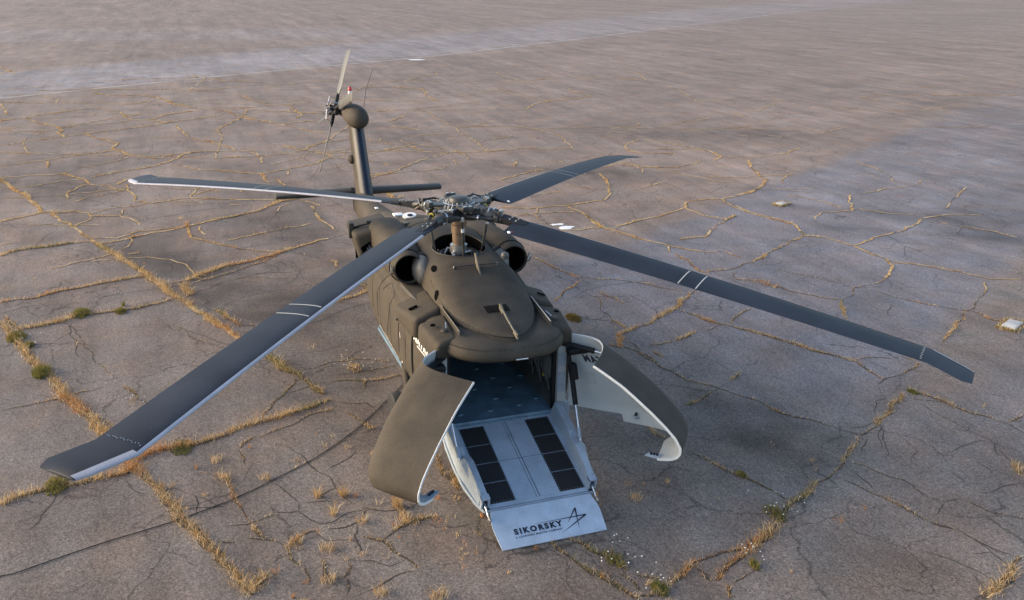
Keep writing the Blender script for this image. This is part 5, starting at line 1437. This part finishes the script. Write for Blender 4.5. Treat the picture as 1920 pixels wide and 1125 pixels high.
# ---- ramp
R0 = Vector((2.25, 0, .795)); R1 = Vector((3.94, 0, .300)); rd = (R1 - R0).normalized(); rn = Vector((0, 1, 0)).cross(rd); rn = rn if rn.z > 0 else -rn; RL = (R1 - R0).length
def rp(s_, y, h): return R0 + rd * s_ + Vector((0, y, 0)) + rn * h
HW = [(0, 1.03), (.35, 1.06), (.8, 1.06), (1.2, 1.03), (1.55, .95), (RL, .86)]
ed = []
secs = []
for s_, w in HW: secs.append([rp(s_, -w, -.07), rp(s_, w, -.07), rp(s_, w, 0), rp(s_, -w, 0)])
ramp = MB().loft(secs).build('loading_ramp', 'ramp', H, smooth=False)
ms = [0.055, .46, .85, 1.245, 1.655]
mmesh = None
for sg in (-1, 1):
    for k in range(4):
        a, b = ms[k] + .008, ms[k + 1] - .008
        y0, y1 = sg * .357, sg * .752
        MB().hexa([rp(a, y0, .001), rp(b, y0, .001), rp(b, y1, .001), rp(a, y1, .001), rp(a, y0, .008), rp(b, y0, .008), rp(b, y1, .008), rp(a, y1, .008)]).build('anti_slip_mat', 'mat', ramp, smooth=False)
    for k in range(2):
        a, b = (.03, .845) if k == 0 else (.855, 1.665)
        y0, y1 = sg * .030, sg * .345
        MB().hexa([rp(a, y0, .001), rp(b, y0, .001), rp(b, y1, .001), rp(a, y1, .001), rp(a, y0, .007), rp(b, y0, .007), rp(b, y1, .007), rp(a, y1, .007)]).build('ramp_panel', 'ramp', ramp, smooth=False)
    MB().hexa([rp(.03, sg * .020, .0015), rp(1.665, sg * .020, .0015), rp(1.665, sg * .0295, .0015), rp(.03, sg * .0295, .0015)] + [rp(.03, sg * .020, .0035), rp(1.665, sg * .020, .0035), rp(1.665, sg * .0295, .0035), rp(.03, sg * .0295, .0035)]).build('panel_joint', 'cabin', ramp, smooth=False)
MB().hexa([rp(.846, -.345, .0015), rp(.854, -.345, .0015), rp(.854, .345, .0015), rp(.846, .345, .0015), rp(.846, -.345, .003), rp(.854, -.345, .003), rp(.854, .345, .003), rp(.846, .345, .003)]).build('panel_joint', 'cabin', ramp, smooth=False)
bt = MB()
for sg in (-1, 1):
    for k in range(5):
        for j in range(8): bt.box(rp(ms[k] + (.026 if k == 0 else -.026 if k == 4 else .02), sg * (.375 + .053 * j), .0095), (.009, .009, .004), axes=(rd, Vector((0, 1, 0)), rn))
    for j in range(30):
        for y in (.372, .738): bt.box(rp(.09 + .053 * j, sg * y, .0095), (.008, .008, .004), axes=(rd, Vector((0, 1, 0)), rn))
bt = bt.build('mat_rivets', 'steel', ramp, smooth=False); tag(bt, kind='stuff')
dt = MB()
for j in range(58): dt.box(rp(RL - .025, -.80 + j * .0281, .002), (.014, .012, .006), axes=(rd, Vector((0, 1, 0)), rn))
dt = dt.build('hinge_knuckles', 'text_dark', ramp, smooth=False); tag(dt, kind='stuff')
# housings along both sides
for sg in (-1, 1):
    def q(s_, y, h): return rp(s_, sg * y, h * 1.35 if h > 0 else h)
    MB().loft([[q(.0, .82, 0), q(.0, .87, .17), q(.0, 1.0, .17), q(.0, 1.03, 0)], [q(.62, .82, 0), q(.62, .87, .14), q(.62, 1.0, .14), q(.62, 1.04, 0)], [q(.86, .82, 0), q(.86, .85, .07), q(.86, 1.0, .07), q(.86, 1.04, 0)]]).build('rear_housing', 'ramp', ramp, smooth=False)
    b = MB().loft([[q(.78, .80, 0), q(.80, .83, .14), q(.80, .93, .14), q(.80, 1.0, .10), q(.78, 1.04, 0)], [q(.98, .79, 0), q(.98, .82, .185), q(.98, .92, .185), q(.98, 1.0, .15), q(.98, 1.04, 0)], [q(1.22, .785, 0), q(1.22, .815, .18), q(1.22, .915, .18), q(1.22, .965, .12), q(1.22, .99, 0)],
                   [q(1.40, .785, 0), q(1.40, .81, .165), q(1.40, .905, .165), q(1.40, .945, .10), q(1.40, .96, 0)], [q(1.62, .785, 0), q(1.62, .80, .14), q(1.62, .90, .14), q(1.62, .915, .06), q(1.62, .92, 0)]])
    fh = b.build('front_housing', 'ramp', ramp, smooth=False)
    MB().hexa([q(1.618, .805, .012), q(1.624, .805, .012), q(1.624, .885, .012), q(1.618, .885, .012), q(1.618, .81, .118), q(1.624, .81, .118), q(1.624, .885, .118), q(1.618, .885, .118)]).build('housing_mouth', 'void', ramp, smooth=False)  # black sheet painting the shade inside the open end
    wall = MB()
    for ya, yb, ha, hb_ in ((.783, .803, 0, .14), (.888, .908, 0, .14), (.783, .908, .12, .142)):
        wall.hexa([q(1.60, ya, ha), q(1.70, ya, ha), q(1.70, yb, ha), q(1.60, yb, ha), q(1.60, ya, hb_), q(1.70, ya, hb_), q(1.70, yb, hb_), q(1.60, yb, hb_)])
    wall.build('housing_lip', 'ramp', ramp, smooth=False)
    MB().tube([q(.80, .945, .145), q(1.61, .865, .144)], .004, 4).build('housing_seam', 'cabin', ramp)
    MB().tube([q(1.62, .85, .06), q(1.86, .845, .0)], .014, 10).build('lip_rod', 'chrome', ramp)
    MB().box(q(1.9, .845, -.03), (.09, .025, .09), axes=(rd, Vector((0, 1, 0)), rn), bevel=.008).build('lip_lug', 'steel', ramp)
    MB().box(q(1.72, .83, -.005), (.04, .09, .02), axes=(rd, Vector((0, 1, 0)), rn)).build('lip_stop', 'text_dark', ramp, smooth=False)
    MB().lathe([(.03, 0), (.036, .03), (.02, .06)], q(1.74, .90, -.06), rd, 12).build('ramp_plug', 'amber', ramp)
    # ramp actuator
    t0 = Vector((2.34, sg * 1.07, 1.93)); t1 = q(.86, .99, .10); lo = t0.lerp(t1, .60)
    MB().tube([t0, t0.lerp(t1, .12), t0.lerp(t1, .14), lo], [.03, .03, .043, .043], 12).build('ramp_actuator', 'black', H)
    MB().tube([lo, t1], .019, 12).build('actuator_rod', 'chrome', H)
    MB().tube([t0.lerp(t1, .84), t0.lerp(t1, .96)], .03, 12).build('rod_collar', 'ramp', H)
    MB().box(t0.lerp(t1, .22) + Vector((.05, sg * .03, 0)), (.10, .10, .26), axes=((Vector((1, 0, 0))), Vector((0, 1, 0)), (t0 - t1).normalized()), bevel=.02).build('actuator_motor', 'black', H)
    ww = MB()
    for k in range(4): ww.tube([t0 + Vector((.02 * k - .03, -.02 * sg, .08)), t0.lerp(t1, .1) + Vector((.03 * k, -.05 * sg * (k % 2), 0)), t0.lerp(t1, .22) + Vector((.04, .0, 0))], .008, 5)
    ww.build('actuator_wiring', 'dark_metal', H)
# lip plate on the ground with print
L0 = Vector((3.95, 0, .294)); L1 = Vector((4.54, 0, .028)); ld = (L1 - L0).normalized(); lnn = Vector((0, 1, 0)).cross(ld); lnn = lnn if lnn.z > 0 else -lnn; LL = (L1 - L0).length
def lp(y, s_, h=0.0): return L0 + ld * s_ + Vector((0, y, 0)) + lnn * h
secs = [[lp(-w, s_, -.016), lp(w, s_, -.016), lp(w, s_, 0), lp(-w, s_, 0)] for s_, w in ((0.004, .785), (.2, .83), (.3, .835), (LL, .805))]
lip = MB().loft(secs).build('ramp_lip', 'lip', H, smooth=False)
tv, tf = text_mesh('SIKORSKY', offset=.06, space=1.4)
letters([lp(lerp(-.555, .19, a), lerp(.452, .352, b), .003) for a, b in tv], tf, 'text_dark', lip)
tv, tf = text_mesh('A LOCKHEED MARTIN COMPANY', offset=.035, space=1.4)
letters([lp(lerp(-.56, .165, a), lerp(.508, .476, b), .003) for a, b in tv], tf, 'text_dark', lip)
def star_ray(a, b, w0, w1, wm=None):
    a = Vector(a); b = Vector(b); dd = (b - a).normalized(); nn = Vector((-dd.y, dd.x))
    pts = [a + nn * w0, b + nn * w1, b - nn * w1, a - nn * w0]
    return [lp(p.x, p.y, .003 + .0006 * star_ray.k) for p in pts]
star_ray.k = 0
for a, b, w0, w1 in [((-.22, .335), (.588, .339), .0008, .010), ((.131, .562), (.588, .339), .001, .013), ((.279, .412), (.464, .200), .002, .011), ((.464, .200), (.405, .545), .013, .001)]:
    star_ray.k += 1
    MB().add(star_ray(a, b, w0, w1), [(0, 1, 2, 3)]).build('star_ray', 'text_dark', lip, smooth=False)

# ---- landing gear
for s in (-1, 1):
    wc = Vector((.45, s * 1.30, .33))
    wh = MB().lathe([(.14, -.11), (.27, -.12), (.315, -.09), (.33, -.03), (.33, .03), (.315, .09), (.27, .12), (.14, .11)], wc, (0, 1, 0), 30).build('main_wheel', 'tyre', H)
    MB().lathe([(.04, -.115), (.13, -.105), (.14, -.08), (.14, .08), (.13, .105), (.04, .115)], wc, (0, 1, 0), 20).build('rim', 'dark_metal', wh)
    MB().tube([wc + Vector((0, -s * .16, 0)), (.3, s * 1.08, .75), (.0, s * 1.05, 1.0)], [.05, .07, .07], 12).build('drag_strut', 'olive', H)
    MB().tube([wc + Vector((0, -s * .16, .02)), (.95, s * 1.12, .75), (.95, s * 1.05, 1.1)], [.05, .06, .06], 12).build('shock_strut', 'olive', H)
tw = Vector((-7.9, 0, .2))
wh = MB().lathe([(.08, -.06), (.17, -.065), (.2, -.02), (.2, .02), (.17, .065), (.08, .06)], tw, (0, 1, 0), 24).build('tail_wheel', 'tyre', H)
MB().tube([tw + Vector((0, .1, 0)), (-7.6, .08, .8), (-7.4, 0, 1.4)], .05, 10).build('tail_strut', 'olive', H)

for ob in bpy.data.objects:
    if ob.name.startswith('cutter.'): bpy.data.objects.remove(ob)
